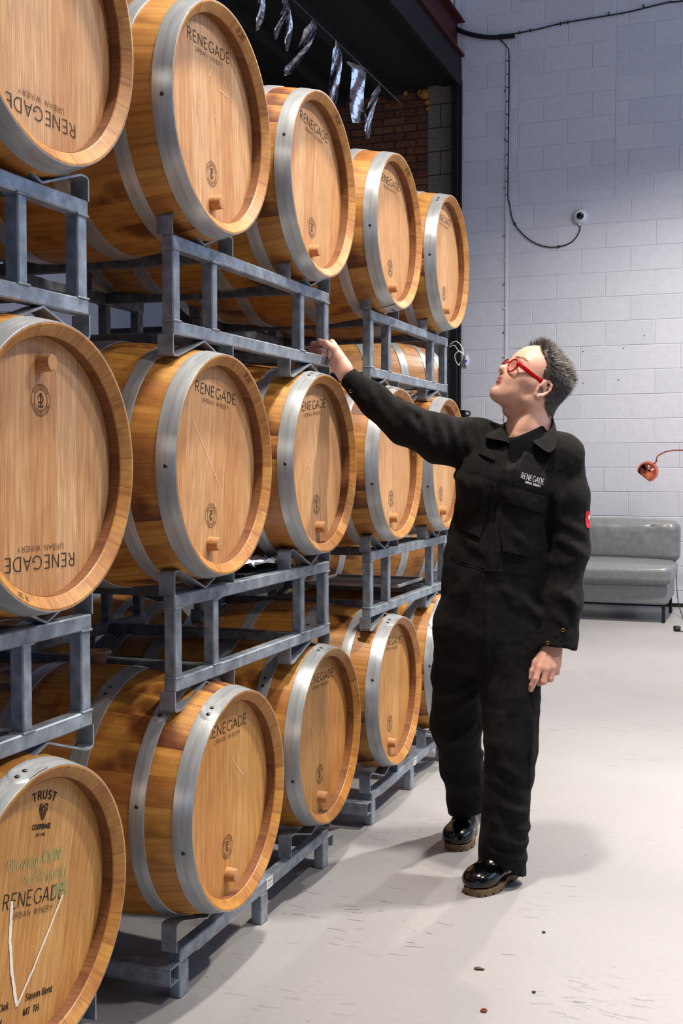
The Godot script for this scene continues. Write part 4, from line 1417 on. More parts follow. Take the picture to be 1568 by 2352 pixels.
func build_lounge() -> void:
	var s := thing("sofa", "grey leather two-seat sofa with thin black legs against the white wall", "sofa", Vector3(-0.33, 0, -10.3))
	put("base", cushion(Vector3(0, 0.235, 0.0), Vector3(1.64, 0.17, 0.78), 0.02, 0.004), M.leather, s)
	put("seat_cushion", cushion(Vector3(0, 0.392, 0.03), Vector3(1.70, 0.165, 0.80), 0.055, 0.022, 0.0), M.leather, s)
	put("back_cushion", cushion(Vector3(0.0, 0.63, -0.31), Vector3(1.74, 0.36, 0.22), 0.07, 0.02, 0.013, 4), M.leather, s)
	for q in [[0.79, 0.36], [-0.79, 0.36], [0.79, -0.34], [-0.79, -0.34]]:
		put("leg", box_mesh(Vector3(q[0], 0.077, q[1]), Vector3(0.026, 0.154, 0.026), 0.003), M.black_steel, s)
	# copper arc lamp
	var l := thing("floor_lamp", "copper arc floor lamp with a mirror-bright dome shade above the sofa's end", "lamp", Vector3(1.05, 0, -10.35))
	var hc := Vector3(0.268 - 1.05, 1.242, -0.147)
	var axis := Vector3(-0.62, -0.76, 0.08).normalized()
	var rr := 0.0915
	var bx := axis.cross(Vector3.FORWARD).normalized()
	var by := axis.cross(bx)
	var sh := MB.new()
	for inner in 2:
		var rows := []
		var rad := rr - 0.002 * inner
		for i in 19:
			var t := lerpf(0.0005, PI * 0.72, i / 18.0)
			var row := []
			for k in 37:
				var a := TAU * k / 36.0
				row.append(hc - axis * rad * cos(t) + (bx * cos(a) + by * sin(a)) * rad * sin(t))
			rows.append(row)
		if inner == 0:
			sh.grid(rows, false, hc)
		else:
			var si := MB.new()
			si.grid(rows, false, hc, 1, 1, true)
			put("shade_lining", si.done(), M.copper_in, l)
	put("shade", sh.done(), M.copper, l)
	var top := hc - axis * rr
	put("bulb", ball_mesh(hc + axis * 0.0, 0.028), M.white_plastic, l)
	put("socket", tube_mesh([top - axis * 0.0, top - axis * 0.035], 0.007), M.copper, l)
	put("arm", tube_mesh(curve([top - axis * 0.02, Vector3(-0.70, 1.375, -0.16), Vector3(-0.62, 1.415, -0.15), Vector3(-0.5, 1.425, -0.13), Vector3(-0.33, 1.40, -0.1), Vector3(-0.16, 1.28, -0.05), Vector3(-0.04, 1.0, -0.01), Vector3(0, 0.6, 0), Vector3(0, 0.03, 0)], 6), 0.006), M.copper, l)
	var bs := MB.new()
	var rows2 := []
	for p in [[0.0, 0.14], [0.02, 0.14], [0.026, 0.134], [0.028, 0.0005]]:
		var row := []
		for k in 33:
			row.append(Vector3(p[1] * cos(TAU * k / 32), p[0], p[1] * sin(TAU * k / 32)))
		rows2.append(row)
	bs.grid(rows2)
	put("base", bs.done(), M.copper, l)
	var cd := tube_thing("mains_lead", "black power lead trailing down the sofa's end across the floor", "cord", curve([Vector3(0.515, 0.44, -10.55), Vector3(0.52, 0.25, -10.52), Vector3(0.54, 0.12, -10.45), Vector3(0.585, 0.02, -10.3), Vector3(0.63, 0.006, -10.05), Vector3(0.72, 0.006, -9.85), Vector3(0.78, 0.006, -9.6), Vector3(0.66, 0.006, -9.45), Vector3(0.59, 0.012, -9.52)], 6), 0.004, M.cable, 6)
	var pg := thing("power_plug", "black mains plug lying on the floor by the sofa", "plug", Vector3(0.60, 0.0, -9.50), 0.4)
	put("body", cushion(Vector3(0, 0.022, 0), Vector3(0.05, 0.04, 0.045), 0.010, 0.001), M.cable, pg)
	for q in [[-0.011, 0.0], [0.011, 0.0], [0.0, 0.018]]:
		put("pin", box_mesh(Vector3(q[0], 0.022 + q[1] * 0.6, 0.033), Vector3(0.006, 0.004, 0.022), 0.0005), M.galv, pg)

func ball_mesh(c: Vector3, r: float) -> ArrayMesh:
	var m := MB.new()
	var rows := []
	for i in 13:
		var t := PI * i / 12.0
		var row := []
		for k in 25:
			row.append(c + Vector3(r * maxf(sin(t), 0.001) * cos(TAU * k / 24), r * cos(t), r * maxf(sin(t), 0.001) * sin(TAU * k / 24)))
		rows.append(row)
	m.grid(rows)
	return m.done()

# ---------------------------------------------------------------- smooth solids for the figure
class Solid:
	var A := []; var BA := []; var inv := []; var ra := []; var rb := []; var K := []; var N := []; var F := []; var op := []; var lim := []
	var folds := []
	var fl := []      # the folds near the block at hand
	var fz := 0.0
	var noise: FastNoiseLite
	var namp := 0.0
	# op 0 join, 1 carve, 2 cut by a plane (n = N) near A
	func cap(a: Vector3, b: Vector3, r0: float, r1: float, k := 0.03, n := Vector3.ZERO, f := 1.0, op_ := 0) -> void:
		var ba := b - a
		var l := maxf(r0, r1)
		lim.append([Vector3(minf(a.x, b.x), minf(a.y, b.y), minf(a.z, b.z)) - Vector3.ONE * l, Vector3(maxf(a.x, b.x), maxf(a.y, b.y), maxf(a.z, b.z)) + Vector3.ONE * l])
		if f != 1.0:
			ba += n * ((f - 1.0) * ba.dot(n))
		A.append(a); BA.append(ba); inv.append(1.0 / maxf(ba.length_squared(), 1e-9))
		ra.append(r0); rb.append(r1); K.append(k); N.append(n); F.append(f); op.append(op_)
	func ball(a: Vector3, r: float, k := 0.02, op_ := 0) -> void:
		cap(a, a + Vector3(1e-4, 0, 0), r, r, k, Vector3.ZERO, 1.0, op_)
	func cut(a: Vector3, n: Vector3, r: float) -> void:
		cap(a, a + Vector3(1e-4, 0, 0), r, r, 0.0, n, 1.0, 2)
	func ev(p: Vector3, list: PackedInt32Array) -> float:
		var d := 1e3
		for i in list:
			var pa: Vector3 = p - A[i]
			var o: int = op[i]
			if o == 2:
				if pa.length() < ra[i]:
					d = maxf(d, pa.dot(N[i]))
				continue
			var f: float = F[i]
			if f != 1.0:
				var n: Vector3 = N[i]
				pa += n * ((f - 1.0) * pa.dot(n))
			var ba: Vector3 = BA[i]
			var h := clampf(pa.dot(ba) * inv[i], 0.0, 1.0)
			var q: float = (pa - ba * h).length() - lerpf(ra[i], rb[i], h)
			if f > 1.0:
				q /= f
			var k: float = K[i]
			if o == 0:
				var hh := maxf(k - absf(d - q), 0.0)
				d = minf(d, q) - hh * hh * 0.25 / k
			else:
				q = -q
				var h2 := maxf(k - absf(d - q), 0.0)
				d = maxf(d, q) + h2 * h2 * 0.25 / k
		if d < 0.022 and d > -0.022:
			for g in fl:
				# g: [a, ba, inv, amp, w, zmin]
				if p.z < g[5]:
					continue
				var q2 := Vector2(p.x, p.y) - (g[0] as Vector2)
				var w: float = g[4]
				if absf(q2.x) > g[6] or absf(q2.y) > g[6]:
					continue
				var bb: Vector2 = g[1]
				var t := clampf(q2.dot(bb) * g[2], 0.0, 1.0)
				var e := (q2 - bb * t).length_squared() / (w * w)
				if e < 5.0:
					d -= g[3] * exp(-e) * (1.0 - pow(absf(t * 2.0 - 1.0), 4.0) * 0.8)
			if namp > 0.0:
				d -= namp * noise.get_noise_3dv(p)
		return d
	func fold(pts: Array, amp: float, w: float, zmin := -0.05) -> void:
		for i in pts.size() - 1:
			var a: Vector2 = pts[i]; var b: Vector2 = pts[i + 1]
			folds.append([a, b - a, 1.0 / maxf((b - a).length_squared(), 1e-9), amp, w, zmin, (b - a).length() + w * 2.4])
		fl = folds
	func all() -> PackedInt32Array:
		var l := PackedInt32Array()
		for i in A.size():
			l.append(i)
		return l
	# surface nets on the cells near the surface
	func mesh_into(mb_v: PackedVector3Array, mb_n: PackedVector3Array, h: float) -> void:
		var lo := Vector3.INF
		var hi := -Vector3.INF
		for i in A.size():
			if op[i] == 0:
				lo = lo.min(lim[i][0]); hi = hi.max(lim[i][1])
		lo -= Vector3.ONE * (h * 3.0 + 0.012); hi += Vector3.ONE * (h * 3.0 + 0.012)
		var BS := 6
		var nb := Vector3i(((hi - lo) / (h * BS)).ceil())
		var nx := nb.x * BS + 1; var ny := nb.y * BS + 1; var nz := nb.z * BS + 1
		var val := PackedFloat32Array()
		val.resize(nx * ny * nz)
		val.fill(1e3)
		var active := []
		var rad := h * BS * 0.87
		var mar := 0.035 + rad
		for bx in nb.x:
			for by in nb.y:
				for bz in nb.z:
					var b0 := lo + Vector3(bx, by, bz) * (h * BS)
					var c := b0 + Vector3.ONE * (h * BS * 0.5)
					var list := PackedInt32Array()
					var any := false
					for i in A.size():
						var l0: Vector3 = lim[i][0]; var l1: Vector3 = lim[i][1]
						if c.x > l0.x - mar and c.x < l1.x + mar and c.y > l0.y - mar and c.y < l1.y + mar and c.z > l0.z - mar and c.z < l1.z + mar:
							list.append(i)
							any = any or op[i] == 0
					if not any:
						continue
					fl = []
					var dc := ev(c, list)
					if absf(dc) > rad * 1.25 + 0.006:
						continue
					active.append(Vector3i(bx, by, bz))
					for g in folds:
						var gm: Vector2 = (g[0] as Vector2) + (g[1] as Vector2) * 0.5
						var ge: float = (g[1] as Vector2).length() * 0.5 + float(g[4]) * 2.4 + rad
						if Vector2(c.x, c.y).distance_to(gm) < ge:
							fl.append(g)
					for x in BS + 1:
						for y in BS + 1:
							var o := ((bx * BS + x) * ny + by * BS + y) * nz + bz * BS
							for z in BS + 1:
								if val[o + z] > 900.0:
									val[o + z] = ev(b0 + Vector3(x, y, z) * h, list)
		fl = folds
		var vid := {}
		var P := PackedVector3Array()
		var sx := ny * nz
		var offs := [0, sx, nz, sx + nz, 1, sx + 1, nz + 1, sx + nz + 1]
		var cells := []
		for bl in active:
			for x in BS:
				for y in BS:
					for z in BS:
						var gx: int = bl.x * BS + x; var gy: int = bl.y * BS + y; var gz: int = bl.z * BS + z
						var o := gx * sx + gy * nz + gz
						var m := 0
						for q in 8:
							if val[o + offs[q]] < 0.0:
								m |= 1 << q
						if m == 0 or m == 255:
							continue
						var s := Vector3.ZERO
						var cnt := 0
						for e in [[0, 1], [2, 3], [4, 5], [6, 7], [0, 2], [1, 3], [4, 6], [5, 7], [0, 4], [1, 5], [2, 6], [3, 7]]:
							var va: float = val[o + offs[e[0]]]; var vb: float = val[o + offs[e[1]]]
							if (va < 0.0) != (vb < 0.0) and va < 900.0 and vb < 900.0:
								var t := va / (va - vb)
								var ca := Vector3(e[0] & 1, (e[0] >> 1) & 1, e[0] >> 2)
								var cb := Vector3(e[1] & 1, (e[1] >> 1) & 1, e[1] >> 2)
								s += ca.lerp(cb, t)
								cnt += 1
						if cnt == 0:
							continue
						vid[o] = P.size()
						P.append(lo + (Vector3(gx, gy, gz) + s / cnt) * h)
						cells.append(o)
		var NR := PackedVector3Array()
		NR.resize(P.size())
		var idx := PackedInt32Array()
		for o in cells:
			for ax in 3:
				var st: int = [sx, nz, 1][ax]
				var u: int = [nz, 1, sx][ax]
				var w: int = [1, sx, nz][ax]
				var v0: float = val[o]; var v1: float = val[o + st]
				if (v0 < 0.0) == (v1 < 0.0):
					continue
				var a: int = vid.get(o, -1); var b: int = vid.get(o - u, -1); var c: int = vid.get(o - u - w, -1); var d: int = vid.get(o - w, -1)
				if a < 0 or b < 0 or c < 0 or d < 0:
					continue
				var q := [a, b, c, d] if v0 < 0.0 else [a, d, c, b]
				for t in [[q[0], q[1], q[2]], [q[0], q[2], q[3]]]:
					var nn := (P[t[1]] - P[t[0]]).cross(P[t[2]] - P[t[0]])
					NR[t[0]] += nn; NR[t[1]] += nn; NR[t[2]] += nn
					idx.append_array([t[0], t[2], t[1]])
		for i in idx:
			mb_v.append(P[i])
			mb_n.append(NR[i].normalized())

func solid_mesh(s: Array, hs: Array, colour = null) -> ArrayMesh:
	var v := PackedVector3Array()
	var n := PackedVector3Array()
	for i in s.size():
		var v1 := PackedVector3Array()
		var n1 := PackedVector3Array()
		s[i].mesh_into(v1, n1, hs[i])
		v.append_array(v1)
		n.append_array(n1)
	var a := []
	a.resize(Mesh.ARRAY_MAX)
	a[Mesh.ARRAY_VERTEX] = v
	a[Mesh.ARRAY_NORMAL] = n
	if colour != null:
		var c := PackedColorArray()
		c.resize(v.size())
		for i in v.size():
			c[i] = colour.call(v[i], n[i])
		a[Mesh.ARRAY_COLOR] = c
	var m := ArrayMesh.new()
	m.add_surface_from_arrays(Mesh.PRIMITIVE_TRIANGLES, a)
	return m

# first hit of a ray on a solid
func trace(s: Solid, from: Vector3, dir: Vector3, list: PackedInt32Array, far := 1.2) -> Vector3:
	var t := 0.0
	for i in 90:
		var d := s.ev(from + dir * t, list)
		if d < 0.0006:
			return from + dir * t
		t += maxf(d * 0.75, 0.0006)
		if t > far:
			break
	return Vector3.INF

# ---------------------------------------------------------------- the man
# his own frame: x to the viewer's right, y up, z towards the viewer; feet on y = 0
var HO := Vector3(0.093, 1.556, -0.01)     # between the ears
var HF := Vector3.ZERO
var HU := Vector3.ZERO
var HS := Vector3.ZERO
var ear_from := 0

func hp(f: float, u: float, s: float) -> Vector3:
	return HO + HF * f + HU * u + HS * s

func head_frame() -> void:
	var th := deg_to_rad(37.0)
	var ps := deg_to_rad(19.0)
	var ro := deg_to_rad(7.0)
	var f0 := Vector3(-cos(ps), 0, sin(ps))
	var s0 := Vector3(sin(ps), 0, cos(ps))
	var u0 := Vector3.UP
	HF = f0 * cos(th) + u0 * sin(th)
	HU = u0 * cos(th) - f0 * sin(th)
	HS = s0
	var u1 := HU * cos(ro) + HS * sin(ro)
	HS = HS * cos(ro) - HU * sin(ro)
	HU = u1

func head_solid() -> Solid:
	var s := Solid.new()
	var X := HS
	# skull, face, jaw
	s.cap(hp(0.012, 0.045, 0), hp(-0.012, 0.04, 0), 0.084, 0.086, 0.03, X, 1.13)
	s.cap(hp(0.03, 0.045, 0), hp(0.03, 0.03, 0), 0.068, 0.066, 0.03, X, 1.02)
	s.cap(hp(0.045, 0.01, 0), hp(0.052, -0.055, 0), 0.052, 0.040, 0.03, X, 0.90)
	for g in [-1.0, 1.0]:
		s.cap(hp(-0.004, -0.045, 0.050 * g), hp(0.068, -0.083, 0.014 * g), 0.019, 0.015, 0.03)
		s.cap(hp(0.000, -0.01, 0.056 * g), hp(-0.003, -0.048, 0.051 * g), 0.016, 0.017, 0.03)
		s.cap(hp(0.055, -0.008, 0.046 * g), hp(0.028, -0.004, 0.060 * g), 0.017, 0.013, 0.025)
		s.cap(hp(0.079, 0.033, 0.010 * g), hp(0.066, 0.036, 0.043 * g), 0.014, 0.012, 0.02)
		s.cap(hp(0.07, -0.03, 0.022 * g), hp(0.05, -0.045, 0.034 * g), 0.018, 0.018, 0.03)
	s.ball(hp(0.079, -0.086, 0), 0.0165, 0.02)
	s.cap(hp(0.072, -0.035, 0), hp(0.074, -0.06, 0), 0.025, 0.02, 0.025)
	# eye hollows
	for g in [-1.0, 1.0]:
		s.cap(hp(0.094, 0.013, 0.031 * g), hp(0.088, 0.012, 0.042 * g), 0.013, 0.010, 0.016, Vector3.ZERO, 1.0, 1)
		s.ball(hp(0.0715, 0.0125, 0.032 * g), 0.0135, 0.004)
		s.cap(hp(0.080, 0.021, 0.022 * g), hp(0.078, 0.0215, 0.041 * g), 0.0055, 0.005, 0.006)
		s.cap(hp(0.082, 0.0045, 0.022 * g), hp(0.078, 0.0045, 0.041 * g), 0.004, 0.0035, 0.006)
	# nose
	s.cap(hp(0.085, 0.026, 0), hp(0.1085, -0.010, 0), 0.0075, 0.0095, 0.012)
	s.ball(hp(0.1125, -0.014, 0), 0.0105, 0.010)
	s.cap(hp(0.104, -0.021, 0), hp(0.092, -0.026, 0), 0.0065, 0.006, 0.008)
	for g in [-1.0, 1.0]:
		s.ball(hp(0.0985, -0.0185, 0.0115 * g), 0.0085, 0.007)
		s.ball(hp(0.105, -0.0265, 0.0065 * g), 0.0036, 0.003, 1)
	# lips
	s.cap(hp(0.0985, -0.038, 0.0), hp(0.094, -0.0415, 0.0), 0.006, 0.0065, 0.008)
	for g in [-1.0, 1.0]:
		s.cap(hp(0.0965, -0.041, 0.004 * g), hp(0.080, -0.0475, 0.0245 * g), 0.0058, 0.0033, 0.006)
		s.cap(hp(0.0945, -0.0515, 0.0), hp(0.081, -0.0485, 0.022 * g), 0.0068, 0.0033, 0.006)
		s.cap(hp(0.1035, -0.0462, 0.0), hp(0.0845, -0.0482, 0.027 * g), 0.0019, 0.0016, 0.003, Vector3.ZERO, 1.0, 1)
	s.cap(hp(0.0995, -0.0655, -0.012), hp(0.0995, -0.0655, 0.012), 0.007, 0.007, 0.012, Vector3.ZERO, 1.0, 1)
	# neck with its cords
	var nb := Vector3(0.085, 1.415, -0.01)
	s.cap(hp(-0.030, -0.035, 0), nb, 0.056, 0.058, 0.025)
	s.cap(hp(-0.047, 0.005, 0), Vector3(0.098, 1.43, -0.02), 0.046, 0.052, 0.03)
	s.cap(hp(0.045, -0.072, 0), hp(0.0, -0.08, 0), 0.020, 0.030, 0.03)
	s.ball(hp(0.014, -0.108, 0), 0.011, 0.02)
	s.cap(hp(-0.022, -0.022, 0.062), Vector3(0.045, 1.405, 0.042), 0.013, 0.011, 0.02)
	s.cap(hp(-0.022, -0.022, -0.062), Vector3(0.025, 1.405, 0.0), 0.013, 0.011, 0.02)
	s.cap(nb, nb + Vector3(0.0, -0.05, 0), 0.062, 0.085, 0.03)
	ear_from = s.A.size()
	# ears: a shallow shell with a rolled rim, canal and lobe
	for g in [-1.0, 1.0]:
		var E := func(f: float, u: float, o: float) -> Vector3: return hp(-0.003 + f, u, (0.0725 + o) * g)
		var nrm: Vector3 = (HS * g * 0.86 - HF * 0.5).normalized()
		s.cap(E.call(-0.004, 0.014, 0.004), E.call(0.0, -0.012, 0.003), 0.0185, 0.012, 0.005, nrm, 2.8)
		var rim := [[0.010, 0.012, 0.003], [0.008, 0.026, 0.007], [-0.004, 0.033, 0.010], [-0.017, 0.028, 0.013], [-0.022, 0.014, 0.014], [-0.020, -0.002, 0.012], [-0.013, -0.016, 0.009], [-0.004, -0.026, 0.005], [0.004, -0.024, 0.003]]
		for i in rim.size() - 1:
			s.cap(E.call(rim[i][0], rim[i][1], rim[i][2]), E.call(rim[i + 1][0], rim[i + 1][1], rim[i + 1][2]), 0.0038 if i < 6 else 0.0062, 0.0038 if i < 5 else 0.0062, 0.004)
		s.cap(E.call(-0.012, 0.018, 0.008), E.call(-0.012, -0.008, 0.007), 0.0032, 0.003, 0.004)
		s.cap(E.call(0.004, 0.0, 0.006), E.call(0.001, -0.012, 0.005), 0.0062, 0.0045, 0.004, Vector3.ZERO, 1.0, 1)
		s.cap(E.call(0.010, 0.004, 0.002), E.call(0.008, -0.008, 0.003), 0.004, 0.004, 0.004)
	return s

# a finger as a chain of joints
func chain(s: Solid, pts: Array, r0: float, r1: float, k := 0.004) -> void:
	for i in pts.size() - 1:
		var n := float(pts.size() - 1)
		s.cap(pts[i], pts[i + 1], lerpf(r0, r1, i / n) * (1.0 if i == 0 else 1.04), lerpf(r0, r1, (i + 1) / n), k)

# right hand: closed round the rack's end post, thumb on the near side
func grip_hand() -> Solid:
	var s := Solid.new()
	var wr := Vector3(-0.487, 1.603, -0.045)
	var post := Vector3(-0.566, 0, -0.078)
	s.cap(Vector3(-0.455, 1.572, -0.045), wr, 0.027, 0.0255, 0.02, Vector3(0.6, 0.5, 0.62).normalized(), 1.18)
	# palm: from the wrist to the knuckles behind the post
	var ky := [1.706, 1.687, 1.668, 1.650]
	for i in 4:
		var kn := Vector3(-0.536, ky[i] - 0.002, -0.084 + 0.002 * i)
		s.cap(wr.lerp(kn, 0.15) + Vector3(0.0, 0.012 - i * 0.010, 0), kn, 0.019, 0.0125, 0.014)
	# ball of the thumb
	s.cap(wr + Vector3(-0.004, 0.012, 0.010), Vector3(-0.520, 1.657, -0.042), 0.019, 0.0175, 0.014)
	s.cap(wr + Vector3(-0.012, 0.0, 0.004), Vector3(-0.532, 1.638, -0.052), 0.017, 0.013, 0.014)
	# thumb: leaves the side of the palm and lies across the post
	chain(s, [Vector3(-0.512, 1.652, -0.036), Vector3(-0.531, 1.681, -0.036), Vector3(-0.553, 1.698, -0.045), Vector3(-0.575, 1.706, -0.046)], 0.0135, 0.0088, 0.006)
	# fingers round the post
	for i in 4:
		var y: float = ky[i]
		var l: float = [1.0, 1.06, 1.0, 0.86][i]
		var dy: float = [-0.004, -0.004, -0.003, -0.002][i]
		chain(s, [Vector3(-0.536, y, -0.086), Vector3(-0.563 - 0.008 * l, y + dy * 0.3, -0.111), Vector3(-0.594 - 0.004 * l, y + dy, -0.092), Vector3(-0.593, y + dy * 1.6, -0.066), Vector3(-0.570 + 0.005 * l, y + dy * 2.2, -0.0475)], 0.0098, [0.0079, 0.0082, 0.0078, 0.007][i], 0.0035)
	return s

# left hand: hanging, loosely curled, back of the hand to the viewer
func hang_hand() -> Solid:
	var s := Solid.new()
	var wr := Vector3(0.160, 0.745, 0.055)
	s.cap(Vector3(0.168, 0.80, 0.05), wr, 0.026, 0.027, 0.02, Vector3(-0.35, 0, 0.93).normalized(), 1.25)
	var kx := [0.118, 0.139, 0.160, 0.178]
	var ky := [0.694, 0.690, 0.693, 0.700]
	var kz := [0.092, 0.094, 0.088, 0.078]
	for i in 4:
		var kn := Vector3(kx[i], ky[i], kz[i])
		s.cap(wr + Vector3(-0.018 + 0.012 * i, 0.0, 0.004), kn, 0.016, 0.0118, 0.013)
	var ln := [1.0, 1.04, 0.96, 0.78]
	var out := [Vector3(-0.013, -0.033, 0.014), Vector3(-0.008, -0.037, 0.006), Vector3(-0.006, -0.036, 0.004), Vector3(-0.004, -0.030, 0.002)]
	for i in 4:
		var kn2 := Vector3(kx[i], ky[i], kz[i])
		var p1: Vector3 = kn2 + out[i] * ln[i]
		var p2: Vector3
		var p3: Vector3
		if i == 0:
			p2 = p1 + Vector3(-0.010, -0.020, -0.004)
			p3 = p2 + Vector3(-0.003, -0.015, -0.008)
		else:
			p2 = p1 + Vector3(-0.010, -0.007, -0.022) * ln[i]
			p3 = p2 + Vector3(-0.004, 0.009, -0.016) * ln[i]
		chain(s, [kn2, p1, p2, p3], [0.0108, 0.0108, 0.0102, 0.0092][i], [0.0085, 0.0085, 0.008, 0.0072][i], 0.0035)
	# thumb on the viewer's left, beside the index finger
	chain(s, [wr + Vector3(-0.024, -0.012, 0.008), Vector3(0.109, 0.705, 0.070), Vector3(0.099, 0.681, 0.077), Vector3(0.094, 0.660, 0.082)], 0.0145, 0.0092, 0.008)
	s.cap(wr + Vector3(-0.014, -0.012, 0.0), Vector3(0.112, 0.700, 0.064), 0.017, 0.014, 0.012)
	for i in s.A.size():
		s.A[i] += Vector3(-0.014, -0.006, 0.036)
		for j in 2:
			s.lim[i][j] += Vector3(-0.014, -0.006, 0.036)
	return s

func body_solid() -> Solid:
	# what is under the clothes, kept well inside them
	var s := Solid.new()
	var n := Vector3(-0.45, 0, 0.89)
	s.cap(Vector3(-0.02, 0.86, 0), Vector3(0.02, 1.24, -0.01), 0.12, 0.13, 0.05, n, 1.45)
	s.cap(Vector3(0.085, 1.36, -0.01), Vector3(0.085, 1.42, -0.01), 0.06, 0.055, 0.04)
	s.cap(Vector3(0.03, 1.32, -0.01), Vector3(0.185, 1.33, 0.03), 0.05, 0.045, 0.04)
	s.cap(Vector3(0.03, 1.34, -0.01), Vector3(-0.12, 1.375, -0.05), 0.05, 0.05, 0.04)
	s.cap(Vector3(-0.12, 1.375, -0.05), Vector3(-0.305, 1.437, -0.01), 0.048, 0.040, 0.03)
	s.cap(Vector3(-0.305, 1.437, -0.01), Vector3(-0.475, 1.592, -0.045), 0.036, 0.022, 0.03)
	s.cap(Vector3(0.19, 1.33, 0.03), Vector3(0.206, 1.06, 0.02), 0.048, 0.038, 0.03)
	s.cap(Vector3(0.206, 1.06, 0.02), Vector3(0.163, 0.77, 0.08), 0.036, 0.024, 0.03)
	s.cap(Vector3(-0.115, 0.82, -0.02), Vector3(-0.124, 0.45, -0.16), 0.085, 0.055, 0.04)
	s.cap(Vector3(-0.124, 0.45, -0.16), Vector3(-0.066, 0.1, -0.38), 0.052, 0.034, 0.03)
	s.cap(Vector3(0.04, 0.82, 0.01), Vector3(0.028, 0.42, 0.08), 0.09, 0.055, 0.04)
	s.cap(Vector3(0.025, 0.42, 0.08), Vector3(0.0, 0.1, 0.08), 0.052, 0.036, 0.03)
	return s

func V2L(a: Array) -> Array:
	return V2(a)

func coverall_solid() -> Solid:
	var s := Solid.new()
	var n := Vector3(-0.45, 0, 0.89).normalized()
	# limb ends first, so that their open ends are cut before anything joins them
	s.cap(Vector3(-0.305, 1.438, -0.012), Vector3(-0.40, 1.517, -0.03), 0.061, 0.050, 0.03)
	s.cap(Vector3(-0.40, 1.517, -0.03), Vector3(-0.492, 1.597, -0.045), 0.050, 0.033, 0.02)
	s.cut(Vector3(-0.488, 1.594, -0.045), Vector3(-0.74, 0.67, -0.06).normalized(), 0.07)
	s.cap(Vector3(0.207, 1.05, 0.025), Vector3(0.185, 0.90, 0.055), 0.063, 0.063, 0.012)
	s.cap(Vector3(0.185, 0.90, 0.055), Vector3(0.163, 0.70, 0.085), 0.063, 0.063, 0.012)
	s.cut(Vector3(0.163, 0.745, 0.085), Vector3(-0.22, -0.97, 0.10).normalized(), 0.16)
	s.cap(Vector3(0.168, 0.77, 0.078), Vector3(0.158, 0.66, 0.09), 0.047, 0.050, 0.004, Vector3.ZERO, 1.0, 1)
	s.cap(Vector3(0.010, 0.27, 0.085), Vector3(-0.002, 0.04, 0.085), 0.075, 0.074, 0.012)
	s.cut(Vector3(-0.002, 0.040, 0.085), Vector3(-0.22, -0.96, 0.14).normalized(), 0.16)
	s.cap(Vector3(0.000, 0.07, 0.085), Vector3(-0.002, -0.03, 0.085), 0.060, 0.062, 0.004, Vector3.ZERO, 1.0, 1)
	s.cap(Vector3(-0.090, 0.27, -0.27), Vector3(-0.056, 0.07, -0.375), 0.071, 0.066, 0.02)
	s.cut(Vector3(-0.066, 0.085, -0.365), Vector3(0.1, -0.98, 0.15).normalized(), 0.14)
	s.cap(Vector3(-0.06, 0.12, -0.355), Vector3(-0.056, 0.03, -0.395), 0.053, 0.055, 0.004, Vector3.ZERO, 1.0, 1)
	# trunk
	s.cap(Vector3(-0.028, 0.98, -0.005), Vector3(0.015, 1.235, -0.01), 0.142, 0.160, 0.05, n, 1.28)
	s.cap(Vector3(-0.042, 0.80, -0.005), Vector3(-0.028, 1.0, -0.005), 0.157, 0.140, 0.05, n, 1.2)
	s.cap(Vector3(0.03, 1.27, 0.0), Vector3(0.075, 1.345, -0.01), 0.12, 0.085, 0.05, n, 1.15)
	s.cap(Vector3(0.045, 1.25, 0.03), Vector3(-0.05, 1.27, 0.03), 0.09, 0.08, 0.05)
	s.cap(Vector3(0.075, 0.98, -0.02), Vector3(0.085, 1.2, -0.02), 0.085, 0.09, 0.04)
	# shoulders
	s.cap(Vector3(0.095, 1.385, -0.015), Vector3(0.185, 1.335, 0.02), 0.055, 0.066, 0.035)
	s.cap(Vector3(0.06, 1.375, -0.02), Vector3(-0.09, 1.385, -0.05), 0.052, 0.070, 0.035)
	# reaching arm
	s.cap(Vector3(-0.08, 1.375, -0.05), Vector3(-0.195, 1.395, -0.035), 0.080, 0.072, 0.035)
	s.cap(Vector3(-0.195, 1.395, -0.035), Vector3(-0.305, 1.438, -0.012), 0.074, 0.061, 0.03)
	# hanging arm
	s.cap(Vector3(0.183, 1.335, 0.02), Vector3(0.203, 1.20, 0.03), 0.070, 0.066, 0.05)
	s.cap(Vector3(0.203, 1.20, 0.03), Vector3(0.207, 1.05, 0.025), 0.066, 0.064, 0.035)
	# legs
	s.cap(Vector3(-0.115, 0.79, -0.03), Vector3(-0.122, 0.62, -0.09), 0.096, 0.087, 0.03)
	s.cap(Vector3(-0.122, 0.62, -0.09), Vector3(-0.124, 0.45, -0.165), 0.087, 0.080, 0.02)
	s.cap(Vector3(-0.124, 0.45, -0.165), Vector3(-0.090, 0.27, -0.27), 0.080, 0.071, 0.02)
	s.cap(Vector3(0.030, 0.80, 0.01), Vector3(0.026, 0.60, 0.045), 0.112, 0.094, 0.03)
	s.cap(Vector3(0.026, 0.60, 0.045), Vector3(0.025, 0.43, 0.085), 0.094, 0.083, 0.012)
	s.cap(Vector3(0.025, 0.43, 0.085), Vector3(0.010, 0.27, 0.085), 0.083, 0.076, 0.012)
	# neck opening, deeper at the throat
	s.cap(Vector3(0.085, 1.43, -0.01), Vector3(0.055, 1.37, 0.035), 0.066, 0.052, 0.01, Vector3.ZERO, 1.0, 1)
	s.cap(Vector3(0.050, 1.38, 0.05), Vector3(0.012, 1.315, 0.125), 0.040, 0.012, 0.01, Vector3.ZERO, 1.0, 1)
